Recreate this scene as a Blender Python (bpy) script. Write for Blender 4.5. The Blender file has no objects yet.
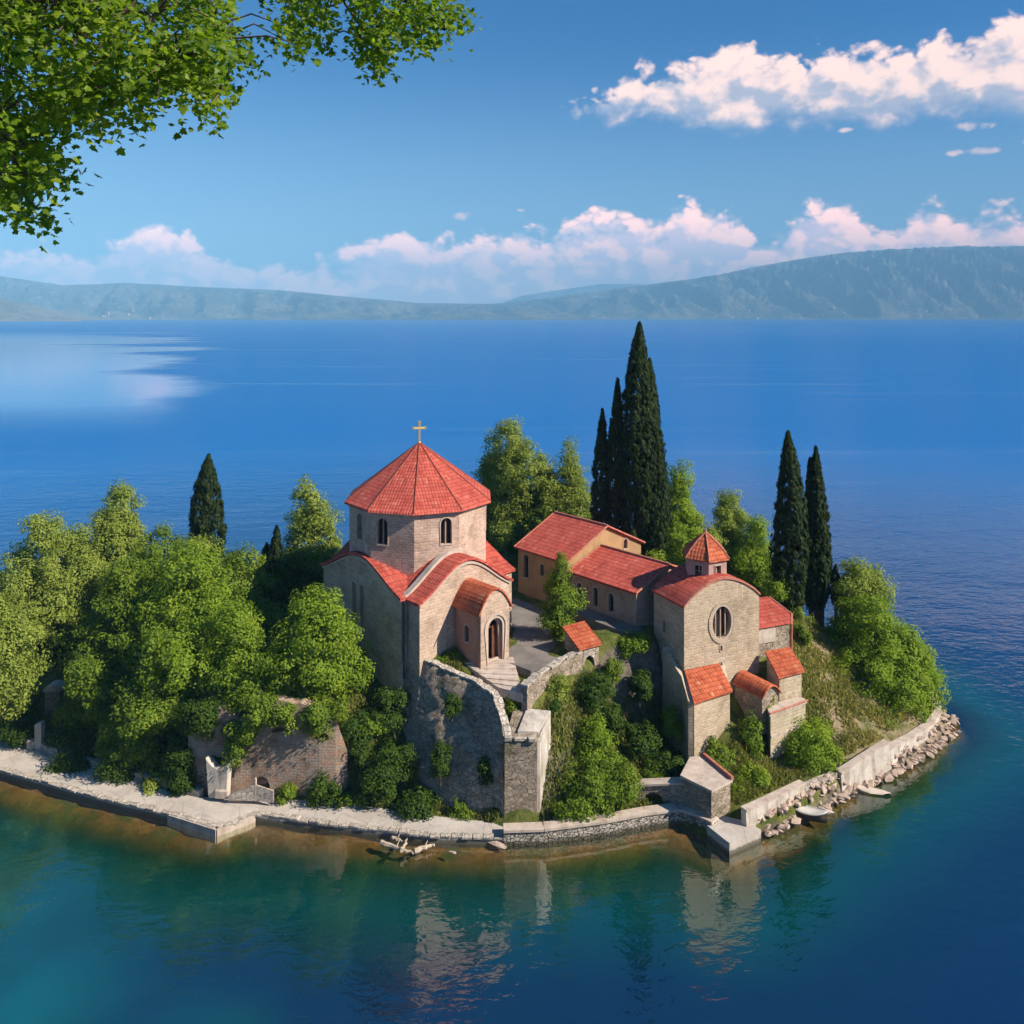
import bpy, bmesh, math, random
import numpy as np
from mathutils import Vector, noise as mnoise

C = bpy.context.scene.collection
S = bpy.context.scene
R = math.radians
PI = math.pi
F, HC, YH = 850.0, 25.0, 316.0          # focal length in pixels, camera height, horizon row

# ------------------------------------------------------------------ camera
cam = bpy.data.objects.new('camera', bpy.data.cameras.new('camera'))
C.objects.link(cam)
cam.location = (0, 0, HC)
cam.rotation_euler = (R(90), 0, 0)
cam.data.sensor_width = 36
cam.data.lens = F / 1024 * 36
cam.data.shift_y = (YH - 512) / 1024
cam.data.clip_start = 0.1
cam.data.clip_end = 60000
S.camera = cam

# ------------------------------------------------------------------ light, exposure
SUN_AZ, SUN_EL = R(69), R(37)            # azimuth measured from -Y (behind the camera) towards +X
sdir = Vector((math.sin(SUN_AZ) * math.cos(SUN_EL), -math.cos(SUN_AZ) * math.cos(SUN_EL), math.sin(SUN_EL)))
sl = bpy.data.lights.new('sun', 'SUN')
sl.energy = 5.0
sl.angle = R(0.6)
sl.color = (1.0, 0.885, 0.73)
so = bpy.data.objects.new('sun', sl)
C.objects.link(so)
so.rotation_euler = sdir.to_track_quat('Z', 'Y').to_euler()
so.location = (60, -30, 60)
S.view_settings.view_transform = 'Standard'
S.view_settings.look = 'None'
S.view_settings.exposure = 0.9
S.view_settings.gamma = 1.0
S.cycles.use_denoising = True
S.cycles.use_adaptive_sampling = True
S.cycles.adaptive_threshold = 0.02
S.cycles.max_bounces = 7
S.cycles.diffuse_bounces = 3
S.cycles.glossy_bounces = 3
S.cycles.transmission_bounces = 3
S.cycles.transparent_max_bounces = 8
S.cycles.volume_bounces = 0
S.cycles.caustics_reflective = False
S.cycles.caustics_refractive = False


class NT:
    """tiny node-tree writer"""
    def __init__(self, tree):
        self.t = tree
        tree.nodes.clear()

    def n(self, kind, **kw):
        o = self.t.nodes.new(kind)
        for k, v in kw.items():
            setattr(o, k, v)
        return o

    def put(self, sock, v):
        if hasattr(v, 'is_output'):
            self.t.links.new(v, sock)
        elif isinstance(v, (tuple, list)) and len(v) == 3 and sock.type == 'RGBA':
            sock.default_value = (*v, 1)
        else:
            sock.default_value = v

    def m(self, op, a, b=None, c=None, clamp=False):
        o = self.n('ShaderNodeMath', operation=op)
        o.use_clamp = clamp
        for i, v in enumerate((a, b, c)):
            if v is not None:
                self.put(o.inputs[i], v)
        return o.outputs[0]

    def vm(self, op, a, b=None):
        o = self.n('ShaderNodeVectorMath', operation=op)
        self.put(o.inputs[0], a)
        if b is not None:
            self.put(o.inputs[3] if op == 'SCALE' else o.inputs[1], b)
        return o.outputs[0]

    def sstep(self, v, lo, hi, a=0.0, b=1.0):
        o = self.n('ShaderNodeMapRange', interpolation_type='SMOOTHSTEP')
        for i, x in enumerate((v, lo, hi, a, b)):
            self.put(o.inputs[i], x)
        return o.outputs[0]

    def mix(self, f, a, b, mode='MIX'):
        o = self.n('ShaderNodeMix', data_type='RGBA', blend_type=mode)
        self.put(o.inputs[0], f)
        self.put(o.inputs[6], a)
        self.put(o.inputs[7], b)
        return o.outputs[2]

    def noise(self, vec, scale, detail=4, rough=0.55, out=0, dist=0.0):
        o = self.n('ShaderNodeTexNoise')
        if vec is not None:
            self.put(o.inputs['Vector'], vec)
        o.inputs['Scale'].default_value = scale
        o.inputs['Detail'].default_value = detail
        o.inputs['Roughness'].default_value = rough
        o.inputs['Distortion'].default_value = dist
        return o.outputs[out]

    def ramp(self, f, stops, interp='LINEAR'):
        o = self.n('ShaderNodeValToRGB')
        e = o.color_ramp.elements
        o.color_ramp.interpolation = interp
        while len(e) < len(stops):
            e.new(0.5)
        for el, (p, c) in zip(e, stops):
            el.position = p
            el.color = (*c, 1) if len(c) == 3 else c
        self.put(o.inputs[0], f)
        return o.outputs[0]

    def curve(self, x, pts, lo, hi):
        """piecewise curve y(x); x in [lo, hi]"""
        o = self.n('ShaderNodeFloatCurve')
        t = self.m('DIVIDE', self.m('SUBTRACT', x, lo), hi - lo, clamp=True)
        cv = o.mapping.curves[0]
        P = [((a - lo) / (hi - lo), b) for a, b in pts]
        while len(cv.points) < len(P):
            cv.points.new(0.5, 0.5)
        for q, (a, b) in zip(cv.points, P):
            q.location = (a, b)
            q.handle_type = 'AUTO_CLAMPED'
        o.mapping.use_clip = False
        o.mapping.update()
        self.put(o.inputs[1], t)
        return o.outputs[0]


# ------------------------------------------------------------------ sky with procedural clouds (world, by direction)
W = bpy.data.worlds.new('World')
S.world = W
W.use_nodes = True
w = NT(W.node_tree)
sky = w.n('ShaderNodeTexSky', sky_type='NISHITA', sun_disc=False)
sky.sun_elevation = SUN_EL
sky.sun_rotation = math.atan2(sdir.x, sdir.y)
sky.altitude = 600
sky.air_density = 1.0
sky.dust_density = 0.6
sky.ozone_density = 3.2
SKY_STRENGTH = 0.060
tc = w.n('ShaderNodeTexCoord')
sx = w.n('ShaderNodeSeparateXYZ')
w.put(sx.inputs[0], tc.outputs['Generated'])
dx, dy, dz = sx.outputs
az = w.m('ARCTAN2', dx, dy)
el = w.m('ARCTAN2', dz, w.m('SQRT', w.m('ADD', w.m('MULTIPLY', dx, dx), w.m('MULTIPLY', dy, dy))))


def pol(px, py):
    a = math.atan((px - 512) / F)
    return a, math.atan((YH - py) / F * math.cos(a))


def cloud_vec(daz, del_, sa, se, seed):
    cx = w.n('ShaderNodeCombineXYZ')
    w.put(cx.inputs[0], w.m('MULTIPLY', w.m('ADD', az, daz), sa))
    w.put(cx.inputs[1], w.m('MULTIPLY', w.m('ADD', el, del_), se))
    cx.inputs[2].default_value = seed
    return cx.outputs[0]


def puff(daz, del_, seed, s):
    v = cloud_vec(daz, del_, s, s * 1.35, seed)
    a = w.noise(v, 1.0, 7, 0.56, dist=0.5)
    vo = w.n('ShaderNodeTexVoronoi', feature='F1')
    w.put(vo.inputs['Vector'], w.vm('ADD', v, w.vm('SCALE', w.noise(v, 1.6, 3, 0.6, out=1), 0.45)))
    vo.inputs['Scale'].default_value = 1.9
    vo.inputs['Detail'].default_value = 2.0
    vo.inputs['Roughness'].default_value = 0.6
    return w.m('ADD', w.m('MULTIPLY', a, 0.8), w.m('MULTIPLY', w.m('SUBTRACT', 0.6, vo.outputs['Distance']), 0.32))


n0 = puff(0, 0, 3.1, 15.0)
n1 = puff(0.012, 0.016, 3.1, 15.0)
lit = w.m('SUBTRACT', n0, n1)                        # gradient towards the sun side
tops = [(-300, 262), (-100, 240), (0, 252), (60, 250), (110, 239), (165, 232), (215, 250), (262, 268), (330, 262), (380, 243),
        (400, 233), (450, 238), (500, 236), (560, 231), (615, 217), (655, 226), (690, 210), (730, 222), (770, 236), (815, 218),
        (850, 214), (890, 228), (925, 206), (960, 214), (1000, 218), (1060, 214), (1150, 226), (1400, 236)]
lo, hi = -0.95, 0.95
band_top = w.curve(az, [pol(a, b) for a, b in tops], lo, hi)
edge = w.m('ADD', w.m('SUBTRACT', band_top, el), w.m('MULTIPLY', w.m('SUBTRACT', n0, 0.24), 0.085))
band = w.m('MULTIPLY', w.sstep(edge, -0.004, 0.016), w.sstep(el, -0.01, 0.10, 0.62, 1.0))
band_fade = w.sstep(edge, 0.0, 0.09, 0.98, 0.80)      # thins out into vapour below the heads
band = w.m('MULTIPLY', band, band_fade)
bt = [(470, 190), (540, 140), (600, 112), (635, 84), (665, 73), (700, 72), (740, 56), (790, 64), (850, 60), (900, 64), (940, 52), (975, 46),
      (1003, 31), (1040, 26), (1100, 40), (1170, 60), (1230, 100)]
bb = [(470, 90), (540, 96), (600, 106), (640, 108), (690, 112), (745, 121), (790, 113), (850, 110), (900, 112), (960, 104), (1030, 112), (1130, 112), (1230, 108)]
big_top = w.curve(az, [(-0.95, .15)] + [pol(a, b) for a, b in bt] + [(0.95, .15)], lo, hi)
big_bot = w.curve(az, [(-0.95, .40)] + [pol(a, b) for a, b in bb] + [(0.95, .35)], lo, hi)
e_t = w.m('ADD', w.m('SUBTRACT', big_top, el), w.m('MULTIPLY', w.m('SUBTRACT', n0, 0.13), 0.085))
e_b = w.m('ADD', w.m('SUBTRACT', el, big_bot), w.m('MULTIPLY', w.m('SUBTRACT', n0, 0.05), 0.045))
big = w.m('MULTIPLY', w.sstep(e_t, -0.003, 0.013), w.sstep(e_b, -0.010, 0.020))
hgt = w.m('DIVIDE', w.m('SUBTRACT', el, big_bot), w.m('MAXIMUM', w.m('SUBTRACT', big_top, big_bot), 0.012), clamp=True)


def wisp(px, py, rx, ry):
    a, e = pol(px, py)
    qa = w.m('DIVIDE', w.m('SUBTRACT', az, a), rx / F)
    qe = w.m('DIVIDE', w.m('SUBTRACT', el, e), ry / F)
    r2 = w.m('ADD', w.m('MULTIPLY', qa, qa), w.m('MULTIPLY', qe, qe))
    return w.sstep(w.m('SUBTRACT', w.m('ADD', w.m('MULTIPLY', n0, 2.2), -0.25), r2), 0.0, 0.55)


small = None
for a in ((975, 151, 34, 6), (985, 124, 62, 8), (846, 130, 13, 4), (461, 216, 20, 8), (1040, 140, 26, 6), (250, 247, 14, 3), (520, 210, 10, 3)):
    s_ = wisp(*a)
    small = s_ if small is None else w.m('MAXIMUM', small, s_)
small = w.m('MULTIPLY', small, 0.8)
cl_light = w.sstep(w.m('ADD', lit, w.m('MULTIPLY', w.m('SUBTRACT', hgt, 0.45), 0.36)), -0.22, 0.20)
big_col = w.mix(cl_light, (0.34, 0.34, 0.40), (0.90, 0.63, 0.515))
band_col = w.mix(w.sstep(w.m('ADD', lit, w.m('MULTIPLY', w.m('SUBTRACT', 0.03, edge), 1.6)), -0.12, 0.14), (0.80, 0.60, 0.64), (1.58, 0.90, 0.70))
skyc = w.vm('MULTIPLY', w.vm('SCALE', sky.outputs[0], SKY_STRENGTH), w.mix(w.sstep(el, 0.0, 0.36), (0.56, 0.90, 1.0), (0.05, 0.58, 1.02)))
base = w.mix(w.sstep(el, 0.0, 0.32, 0.42, 0.0), skyc, (0.24, 0.38, 0.54))   # thin vapour low over the lake
base = w.mix(w.m('MULTIPLY', w.sstep(el, 0.10, 0.29), w.m('MULTIPLY', w.sstep(el, 0.5, 0.25), 0.0)), base, (0.3, 0.5, 0.7))
c1 = w.mix(band, base, band_col)
c2 = w.mix(w.m('MULTIPLY', big, 0.94), c1, big_col)
c3 = w.mix(small, c2, (0.78, 0.54, 0.48))
bg = w.n('ShaderNodeBackground')
w.put(bg.inputs[0], c3)
bg.inputs[1].default_value = 1.0
wo = w.n('ShaderNodeOutputWorld')
w.t.links.new(bg.outputs[0], wo.inputs[0])

# ------------------------------------------------------------------ helpers
rng = np.random.default_rng(11)


def at(px, py, z=0.0):
    Y = (HC - z) * F / (py - YH)
    return ((px - 512) * Y / F, Y, z)


def atd(px, py, d):
    return ((px - 512) * d / F, d, HC - (py - YH) * d / F)


def tag(o, label=None, cat=None, group=None, kind=None):
    if label: o['label'] = label
    if cat: o['category'] = cat
    if group: o['group'] = group
    if kind: o['kind'] = kind
    return o


def root(name, loc, label, cat, group=None):
    o = bpy.data.objects.new(name, None)
    o.empty_display_size = 0.3
    C.objects.link(o)
    o.location = loc
    return tag(o, label, cat, group)


def wloc(o):
    v = Vector((0, 0, 0))
    while o is not None:
        v += o.location
        o = o.parent
    return v


def auto_uv(me):
    uv = me.uv_layers.new(name='UVMap') if not me.uv_layers else me.uv_layers[0]
    for p in me.polygons:
        n = p.normal
        if abs(n.z) > 0.999:
            t, b = Vector((1, 0, 0)), Vector((0, 1, 0))
        else:
            t = Vector((0, 0, 1)).cross(n).normalized()
            b = n.cross(t)
        for li in p.loop_indices:
            co = me.vertices[me.loops[li].vertex_index].co
            uv.data[li].uv = (co.dot(t), co.dot(b))


class MB:
    """collects polygons in world coordinates; build() links them as one mesh object"""
    def __init__(self):
        self.v, self.f, self.uv = [], [], []

    def poly(self, pts, uv=None):
        k = len(self.v)
        self.v += [tuple(p) for p in pts]
        self.f.append(tuple(range(k, k + len(pts))))
        self.uv.append(uv)

    def mesh_(self, vs, fs):
        k = len(self.v)
        self.v += [tuple(p) for p in vs]
        for f in fs:
            self.f.append(tuple(i + k for i in f))
            self.uv.append(None)

    def prism(self, base, zt, zb=None):
        """base: xy points; zt, zb: scalar or per-point list"""
        n = len(base)
        zt = [zt] * n if not hasattr(zt, '__len__') else zt
        zb = [zb] * n if not hasattr(zb, '__len__') else zb
        vs = [(p[0], p[1], zb[i]) for i, p in enumerate(base)] + [(p[0], p[1], zt[i]) for i, p in enumerate(base)]
        fs = [tuple(range(n - 1, -1, -1)), tuple(range(n, 2 * n))]
        fs += [(i, (i + 1) % n, n + (i + 1) % n, n + i) for i in range(n)]
        self.mesh_(vs, fs)

    def extrude(self, ring, vec):
        n = len(ring)
        vec = Vector(vec)
        vs = [Vector(p) for p in ring]
        vs += [p + vec for p in vs]
        fs = [tuple(range(n - 1, -1, -1)), tuple(range(n, 2 * n))]
        fs += [(i, (i + 1) % n, n + (i + 1) % n, n + i) for i in range(n)]
        self.mesh_(vs, fs)

    def band(self, inner, outer, vec):
        """ring between two matching loops, extruded"""
        n = len(inner)
        vec = Vector(vec)
        vs = [Vector(p) for p in inner] + [Vector(p) for p in outer]
        vs += [p + vec for p in vs]
        fs = []
        for i in range(n):
            j = (i + 1) % n
            fs += [(i, j, n + j, n + i), (2 * n + i, 3 * n + i, 3 * n + j, 2 * n + j), (i, 2 * n + i, 2 * n + j, j), (n + i, n + j, 3 * n + j, 3 * n + i)]
        self.mesh_(vs, fs)

    def box(self, c, ax, ay, az_):
        """centre and three half-axis vectors"""
        c, ax, ay, az_ = Vector(c), Vector(ax), Vector(ay), Vector(az_)
        vs = [c + a * ax + b * ay + d * az_ for d in (-1, 1) for b in (-1, 1) for a in (-1, 1)]
        self.mesh_(vs, [(0, 2, 3, 1), (4, 5, 7, 6), (0, 1, 5, 4), (2, 6, 7, 3), (0, 4, 6, 2), (1, 3, 7, 5)])

    def tube(self, pts, rad, n=7):
        pts = [Vector(p) for p in pts]
        rad = [rad] * len(pts) if not hasattr(rad, '__len__') else rad
        vs, fs = [], []
        for i, p in enumerate(pts):
            d = (pts[min(i + 1, len(pts) - 1)] - pts[max(i - 1, 0)]).normalized()
            a = d.orthogonal().normalized() if abs(d.z) > 0.9 else d.cross(Vector((0, 0, 1))).normalized()
            b = d.cross(a)
            for k in range(n):
                t = 2 * PI * k / n
                vs.append(p + (a * math.cos(t) + b * math.sin(t)) * rad[i])
        for i in range(len(pts) - 1):
            for k in range(n):
                fs.append((i * n + k, i * n + (k + 1) % n, (i + 1) * n + (k + 1) % n, (i + 1) * n + k))
        fs.append(tuple(range(n - 1, -1, -1)))
        fs.append(tuple((len(pts) - 1) * n + k for k in range(n)))
        self.mesh_(vs, fs)

    def loft(self, A, B, thick=None):
        """sheet between matching polylines"""
        for i in range(len(A) - 1):
            self.poly([A[i], A[i + 1], B[i + 1], B[i]])

    def build(self, name, mat, parent=None, smooth=False, cut=None, bevel=0.0, recalc=True):
        off = wloc(parent) if parent else Vector((0, 0, 0))
        me = bpy.data.meshes.new(name)
        me.from_pydata([tuple(Vector(p) - off) for p in self.v], [], self.f)
        bm = bmesh.new()
        bm.from_mesh(me)
        if not any(self.uv):
            bmesh.ops.remove_doubles(bm, verts=bm.verts, dist=1e-5)
        if recalc:
            bmesh.ops.recalc_face_normals(bm, faces=bm.faces)
        bm.to_mesh(me)
        bm.free()
        o = bpy.data.objects.new(name, me)
        C.objects.link(o)
        if cut is not None:
            co = cut.build('cutter', None)
            co.location = -off
            md = o.modifiers.new('cut', 'BOOLEAN')
            md.object = co
            md.solver = 'EXACT'
            md.operation = 'DIFFERENCE'
            bpy.context.view_layer.update()
            dg = bpy.context.evaluated_depsgraph_get()
            m2 = bpy.data.meshes.new_from_object(o.evaluated_get(dg))
            o.modifiers.clear()
            o.data = m2
            m2.name = name
            cm = co.data
            bpy.data.objects.remove(co)
            bpy.data.meshes.remove(cm)
        if bevel:
            md = o.modifiers.new('bevel', 'BEVEL')
            md.width = bevel
            md.segments = 2
            md.limit_method = 'ANGLE'
        auto_uv(o.data)
        o.data.materials.clear()
        if mat:
            o.data.materials.append(mat)
        if smooth:
            o.data.polygons.foreach_set('use_smooth', [True] * len(o.data.polygons))
        if parent:
            o.parent = parent
        return o


def copy_tree(o, parent=None):
    c = o.copy()
    C.objects.link(c)
    c.parent = parent
    for ch in list(o.children):
        copy_tree(ch, c)
    return c


class Fr:
    """plan frame: u runs right along the front, n points out of the front"""
    def __init__(self, x, y, ang):
        self.o = Vector((x, y, 0))
        self.u = Vector((math.cos(ang), math.sin(ang), 0))
        self.n = Vector((math.sin(ang), -math.cos(ang), 0))

    def p(self, u, n, z=0.0):
        q = self.o + self.u * u + self.n * n
        return Vector((q.x, q.y, z))


# ------------------------------------------------------------------ materials
def new_mat(name):
    m = bpy.data.materials.new(name)
    m.use_nodes = True
    return m, NT(m.node_tree)


def principled(b, col, rough=0.85, bump=None, bstr=0.4, bdist=0.03, spec=0.25):
    p = b.n('ShaderNodeBsdfPrincipled')
    b.put(p.inputs['Base Color'], col)
    b.put(p.inputs['Roughness'], rough)
    p.inputs['Specular IOR Level'].default_value = spec
    if bump is not None:
        bp = b.n('ShaderNodeBump')
        bp.inputs['Strength'].default_value = bstr
        bp.inputs['Distance'].default_value = bdist
        b.put(bp.inputs['Height'], bump)
        b.t.links.new(bp.outputs[0], p.inputs['Normal'])
    o = b.n('ShaderNodeOutputMaterial')
    b.t.links.new(p.outputs[0], o.inputs[0])
    return p


def mat_masonry(name, c1, c2, mortar, bw=0.42, bh=0.2, ms=0.018, stain=(0.35, 0.33, 0.28), stain_amt=0.5, irr=0.05):
    m, b = new_mat(name)
    uv = b.n('ShaderNodeUVMap').outputs[0]
    geo = b.n('ShaderNodeNewGeometry').outputs['Position']
    wob = b.vm('SCALE', b.vm('SUBTRACT', b.noise(geo, 2.6, 3, 0.6, out=1), (0.5, 0.5, 0.5)), irr * 2.2)
    br = b.n('ShaderNodeTexBrick')
    b.put(br.inputs['Vector'], b.vm('ADD', uv, wob))
    br.inputs['Scale'].default_value = 1.0
    br.inputs['Brick Width'].default_value = bw
    br.inputs['Row Height'].default_value = bh
    br.inputs['Mortar Size'].default_value = ms
    br.inputs['Mortar Smooth'].default_value = 0.6
    br.inputs['Bias'].default_value = 0.0
    b.put(br.inputs['Color1'], c1)
    b.put(br.inputs['Color2'], c2)
    b.put(br.inputs['Mortar'], mortar)
    big = b.noise(geo, 0.55, 5, 0.65)
    fine = b.noise(geo, 5.5, 4, 0.7)
    col = b.mix(b.sstep(big, 0.45, 0.72, 0.0, stain_amt), br.outputs['Color'], stain, 'MULTIPLY')
    col = b.mix(0.55, col, b.ramp(fine, [(0.25, (0.55, 0.55, 0.57)), (0.75, (1.3, 1.24, 1.15))]), 'MULTIPLY')
    streak = b.noise(b.vm('MULTIPLY', geo, (1.5, 1.5, 0.16)), 1.0, 5, 0.65)
    col = b.mix(b.sstep(streak, 0.54, 0.70, 0.0, 0.45), col, (0.52, 0.50, 0.48), 'MULTIPLY')
    patch = b.noise(b.vm('ADD', geo, (7.0, 3.0, 1.0)), 0.75, 4, 0.6)
    col = b.mix(b.sstep(patch, 0.57, 0.66, 0.0, 0.5), col, mortar)
    hgt = b.m('ADD', b.m('MULTIPLY', b.m('SUBTRACT', 1.0, br.outputs['Fac']), 0.7), b.m('MULTIPLY', fine, 0.8))
    principled(b, col, 0.92, hgt, 0.75, 0.04, 0.15)
    return m


def mat_rubble(name, c1, c2, mortar, scale=3.2, moss=0.0, joint=0.05):
    m, b = new_mat(name)
    geo = b.n('ShaderNodeNewGeometry').outputs['Position']
    pos = b.vm('MULTIPLY', geo, (1.0, 1.0, 1.55))
    pos = b.vm('ADD', pos, b.vm('SCALE', b.noise(geo, 2.0, 3, 0.6, out=1), 0.22))
    v1 = b.n('ShaderNodeTexVoronoi', feature='F1')
    v2 = b.n('ShaderNodeTexVoronoi', feature='DISTANCE_TO_EDGE')
    for v in (v1, v2):
        b.put(v.inputs['Vector'], pos)
        v.inputs['Scale'].default_value = scale
    sep = b.n('ShaderNodeSeparateColor')
    b.put(sep.inputs[0], v1.outputs['Color'])
    stone = b.mix(sep.outputs[0], c1, c2)
    fine = b.noise(geo, 7.0, 5, 0.7)
    streak = b.noise(b.vm('MULTIPLY', geo, (1.6, 1.6, 0.2)), 1.0, 5, 0.65)
    stone = b.mix(0.6, stone, b.ramp(fine, [(0.25, (0.5, 0.5, 0.52)), (0.75, (1.3, 1.25, 1.2))]), 'MULTIPLY')
    j = b.sstep(v2.outputs['Distance'], 0.0, joint)
    col = b.mix(j, mortar, stone)
    col = b.mix(b.sstep(streak, 0.52, 0.70, 0.0, 0.5), col, (0.5, 0.48, 0.45), 'MULTIPLY')
    zz = b.n('ShaderNodeSeparateXYZ')
    b.put(zz.inputs[0], geo)
    col = b.mix(b.sstep(b.m('ADD', zz.outputs[2], b.m('MULTIPLY', b.m('SUBTRACT', fine, 0.5), 0.3)), 0.10, 0.24, 0.75, 0.0), col, (0.035, 0.036, 0.02))
    if moss:
        big = b.noise(geo, 0.6, 5, 0.7)
        col = b.mix(b.sstep(big, 0.52, 0.66, 0.0, moss), col, (0.045, 0.06, 0.02))
    principled(b, col, 0.95, b.m('ADD', j, b.m('MULTIPLY', fine, 0.9)), 0.9, 0.06, 0.1)
    return m


def mat_tile(name, c1, c2, c3, tw=0.24, th=0.34):
    """barrel tiles: columns down the slope, lapped courses across it"""
    m, b = new_mat(name)
    uv = b.n('ShaderNodeUVMap').outputs[0]
    geo = b.n('ShaderNodeNewGeometry').outputs['Position']
    wob = b.vm('SCALE', b.vm('SUBTRACT', b.noise(geo, 1.7, 3, 0.6, out=1), (0.5, 0.5, 0.5)), 0.07)
    s = b.n('ShaderNodeSeparateXYZ')
    b.put(s.inputs[0], b.vm('ADD', uv, wob))
    fu = b.m('FRACT', b.m('DIVIDE', s.outputs[0], tw))
    fv = b.m('FRACT', b.m('DIVIDE', s.outputs[1], th))
    arch = b.m('SINE', b.m('MULTIPLY', fu, PI))
    lap = b.m('SUBTRACT', 1.0, fv)
    cell = b.n('ShaderNodeTexWhiteNoise', noise_dimensions='2D')
    cv = b.n('ShaderNodeCombineXYZ')
    b.put(cv.inputs[0], b.m('FLOOR', b.m('DIVIDE', s.outputs[0], tw)))
    b.put(cv.inputs[1], b.m('FLOOR', b.m('DIVIDE', s.outputs[1], th)))
    b.put(cell.inputs['Vector'], cv.outputs[0])
    col = b.ramp(cell.outputs['Value'], [(0.0, c1), (0.5, c2), (0.93, c2), (1.0, c3)])
    big = b.noise(geo, 0.9, 5, 0.65)
    fine = b.noise(geo, 6.0, 4, 0.7)
    col = b.mix(b.sstep(big, 0.35, 0.7, 0.0, 0.5), col, (0.55, 0.45, 0.42), 'MULTIPLY')
    col = b.mix(0.5, col, b.ramp(fine, [(0.3, (0.6, 0.6, 0.6)), (0.7, (1.25, 1.2, 1.2))]), 'MULTIPLY')
    lich = b.noise(geo, 2.3, 6, 0.75)
    col = b.mix(b.sstep(lich, 0.60, 0.78, 0.0, 0.4), col, (0.30, 0.22, 0.15))
    gap = b.sstep(fv, 0.0, 0.2)                     # dark joint under each lap
    col = b.mix(gap, b.mix(0.72, col, (0.06, 0.012, 0.01)), col)
    h = b.m('ADD', b.m('MULTIPLY', arch, 0.35), b.m('MULTIPLY', lap, 1.1))
    principled(b, col, 0.8, h, 0.9, 0.06, 0.2)
    return m


def mat_plain(name, c1, c2, scale=1.5, rough=0.9, bump=0.3, bdist=0.02, fine=8.0, stain=0.0):
    m, b = new_mat(name)
    geo = b.n('ShaderNodeNewGeometry').outputs['Position']
    n_ = b.noise(geo, scale, 6, 0.65)
    f_ = b.noise(geo, fine, 5, 0.7)
    col = b.mix(b.sstep(n_, 0.35, 0.66), c1, c2)
    col = b.mix(0.35, col, b.ramp(f_, [(0.25, (0.6, 0.6, 0.6)), (0.75, (1.25, 1.25, 1.25))]), 'MULTIPLY')
    if stain:
        st_ = b.noise(b.vm('MULTIPLY', geo, (2.2, 2.2, 0.3)), 1.0, 5, 0.7)
        col = b.mix(b.sstep(st_, 0.46, 0.68, 0.0, stain), col, (0.45, 0.40, 0.34), 'MULTIPLY')
    principled(b, col, rough, f_, bump, bdist, 0.2)
    return m


def mat_leaf(name, dark, mid, light, trans=0.35, rough=0.6, spec=0.10):
    m, b = new_mat(name)
    a = b.n('ShaderNodeAttribute', attribute_name='tone').outputs['Fac']
    geo = b.n('ShaderNodeNewGeometry').outputs['Position']
    t = b.m('ADD', b.m('MULTIPLY', a, 0.75), b.m('MULTIPLY', b.noise(geo, 0.7, 3, 0.6), 0.35))
    col = b.ramp(t, [(0.12, dark), (0.5, mid), (0.92, light)])
    p = b.n('ShaderNodeBsdfPrincipled')
    b.put(p.inputs['Base Color'], col)
    p.inputs['Roughness'].default_value = rough
    p.inputs['Specular IOR Level'].default_value = spec
    tr = b.n('ShaderNodeBsdfTranslucent')
    b.put(tr.inputs[0], b.mix(1.0, col, (1.1, 1.25, 0.55), 'MULTIPLY'))
    mx = b.n('ShaderNodeMixShader')
    mx.inputs[0].default_value = trans
    b.t.links.new(p.outputs[0], mx.inputs[1])
    b.t.links.new(tr.outputs[0], mx.inputs[2])
    o = b.n('ShaderNodeOutputMaterial')
    b.t.links.new(mx.outputs[0], o.inputs[0])
    return m


M = {}
M['church'] = mat_masonry('church_stone', (0.57, 0.42, 0.32), (0.43, 0.315, 0.25), (0.62, 0.51, 0.41), 0.36, 0.17)
M['drum'] = mat_masonry('drum_stone', (0.58, 0.41, 0.32), (0.43, 0.30, 0.25), (0.62, 0.50, 0.41), 0.34, 0.155)
M['porch'] = mat_masonry('porch_brick', (0.46, 0.23, 0.155), (0.40, 0.225, 0.165), (0.46, 0.33, 0.26), 0.3, 0.13)
M['tower'] = mat_masonry('tower_stone', (0.54, 0.43, 0.31), (0.41, 0.325, 0.235), (0.57, 0.48, 0.37), 0.36, 0.15)
M['cream'] = mat_masonry('cream_block', (0.52, 0.44, 0.32), (0.44, 0.37, 0.27), (0.52, 0.45, 0.34), 0.46, 0.2)
M['housewall'] = mat_masonry('house_stone', (0.40, 0.30, 0.23), (0.30, 0.22, 0.18), (0.44, 0.36, 0.29), 0.34, 0.17)
M['ochre'] = mat_plain('ochre_render', (0.42, 0.27, 0.135), (0.33, 0.21, 0.11), 0.9, stain=0.2)
M['pink'] = mat_plain('pink_render', (0.44, 0.29, 0.24), (0.36, 0.23, 0.20), 1.2)
M['rubble'] = mat_rubble('rubble_wall', (0.27, 0.22, 0.17), (0.43, 0.355, 0.275), (0.215, 0.18, 0.145), 3.4, 0.55)
M['rubble_clean'] = mat_rubble('pale_rubble', (0.40, 0.36, 0.31), (0.55, 0.49, 0.42), (0.30, 0.26, 0.22), 3.6, 0.0)
M['ruin'] = mat_masonry('ruin_brick', (0.40, 0.24, 0.16), (0.36, 0.30, 0.25), (0.42, 0.36, 0.30), 0.32, 0.15, stain_amt=0.8, irr=0.08)
M['cobble'] = mat_rubble('cobble_face', (0.36, 0.33, 0.29), (0.55, 0.50, 0.44), (0.07, 0.065, 0.05), 4.6, 0.0, 0.12)
M['whitestone'] = mat_plain('white_stone', (0.56, 0.51, 0.45), (0.42, 0.375, 0.32), 1.6, 0.85, 0.5, 0.03, stain=0.7)
M['coping'] = mat_plain('pale_coping', (0.56, 0.47, 0.40), (0.44, 0.36, 0.30), 2.0, stain=0.5)
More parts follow.
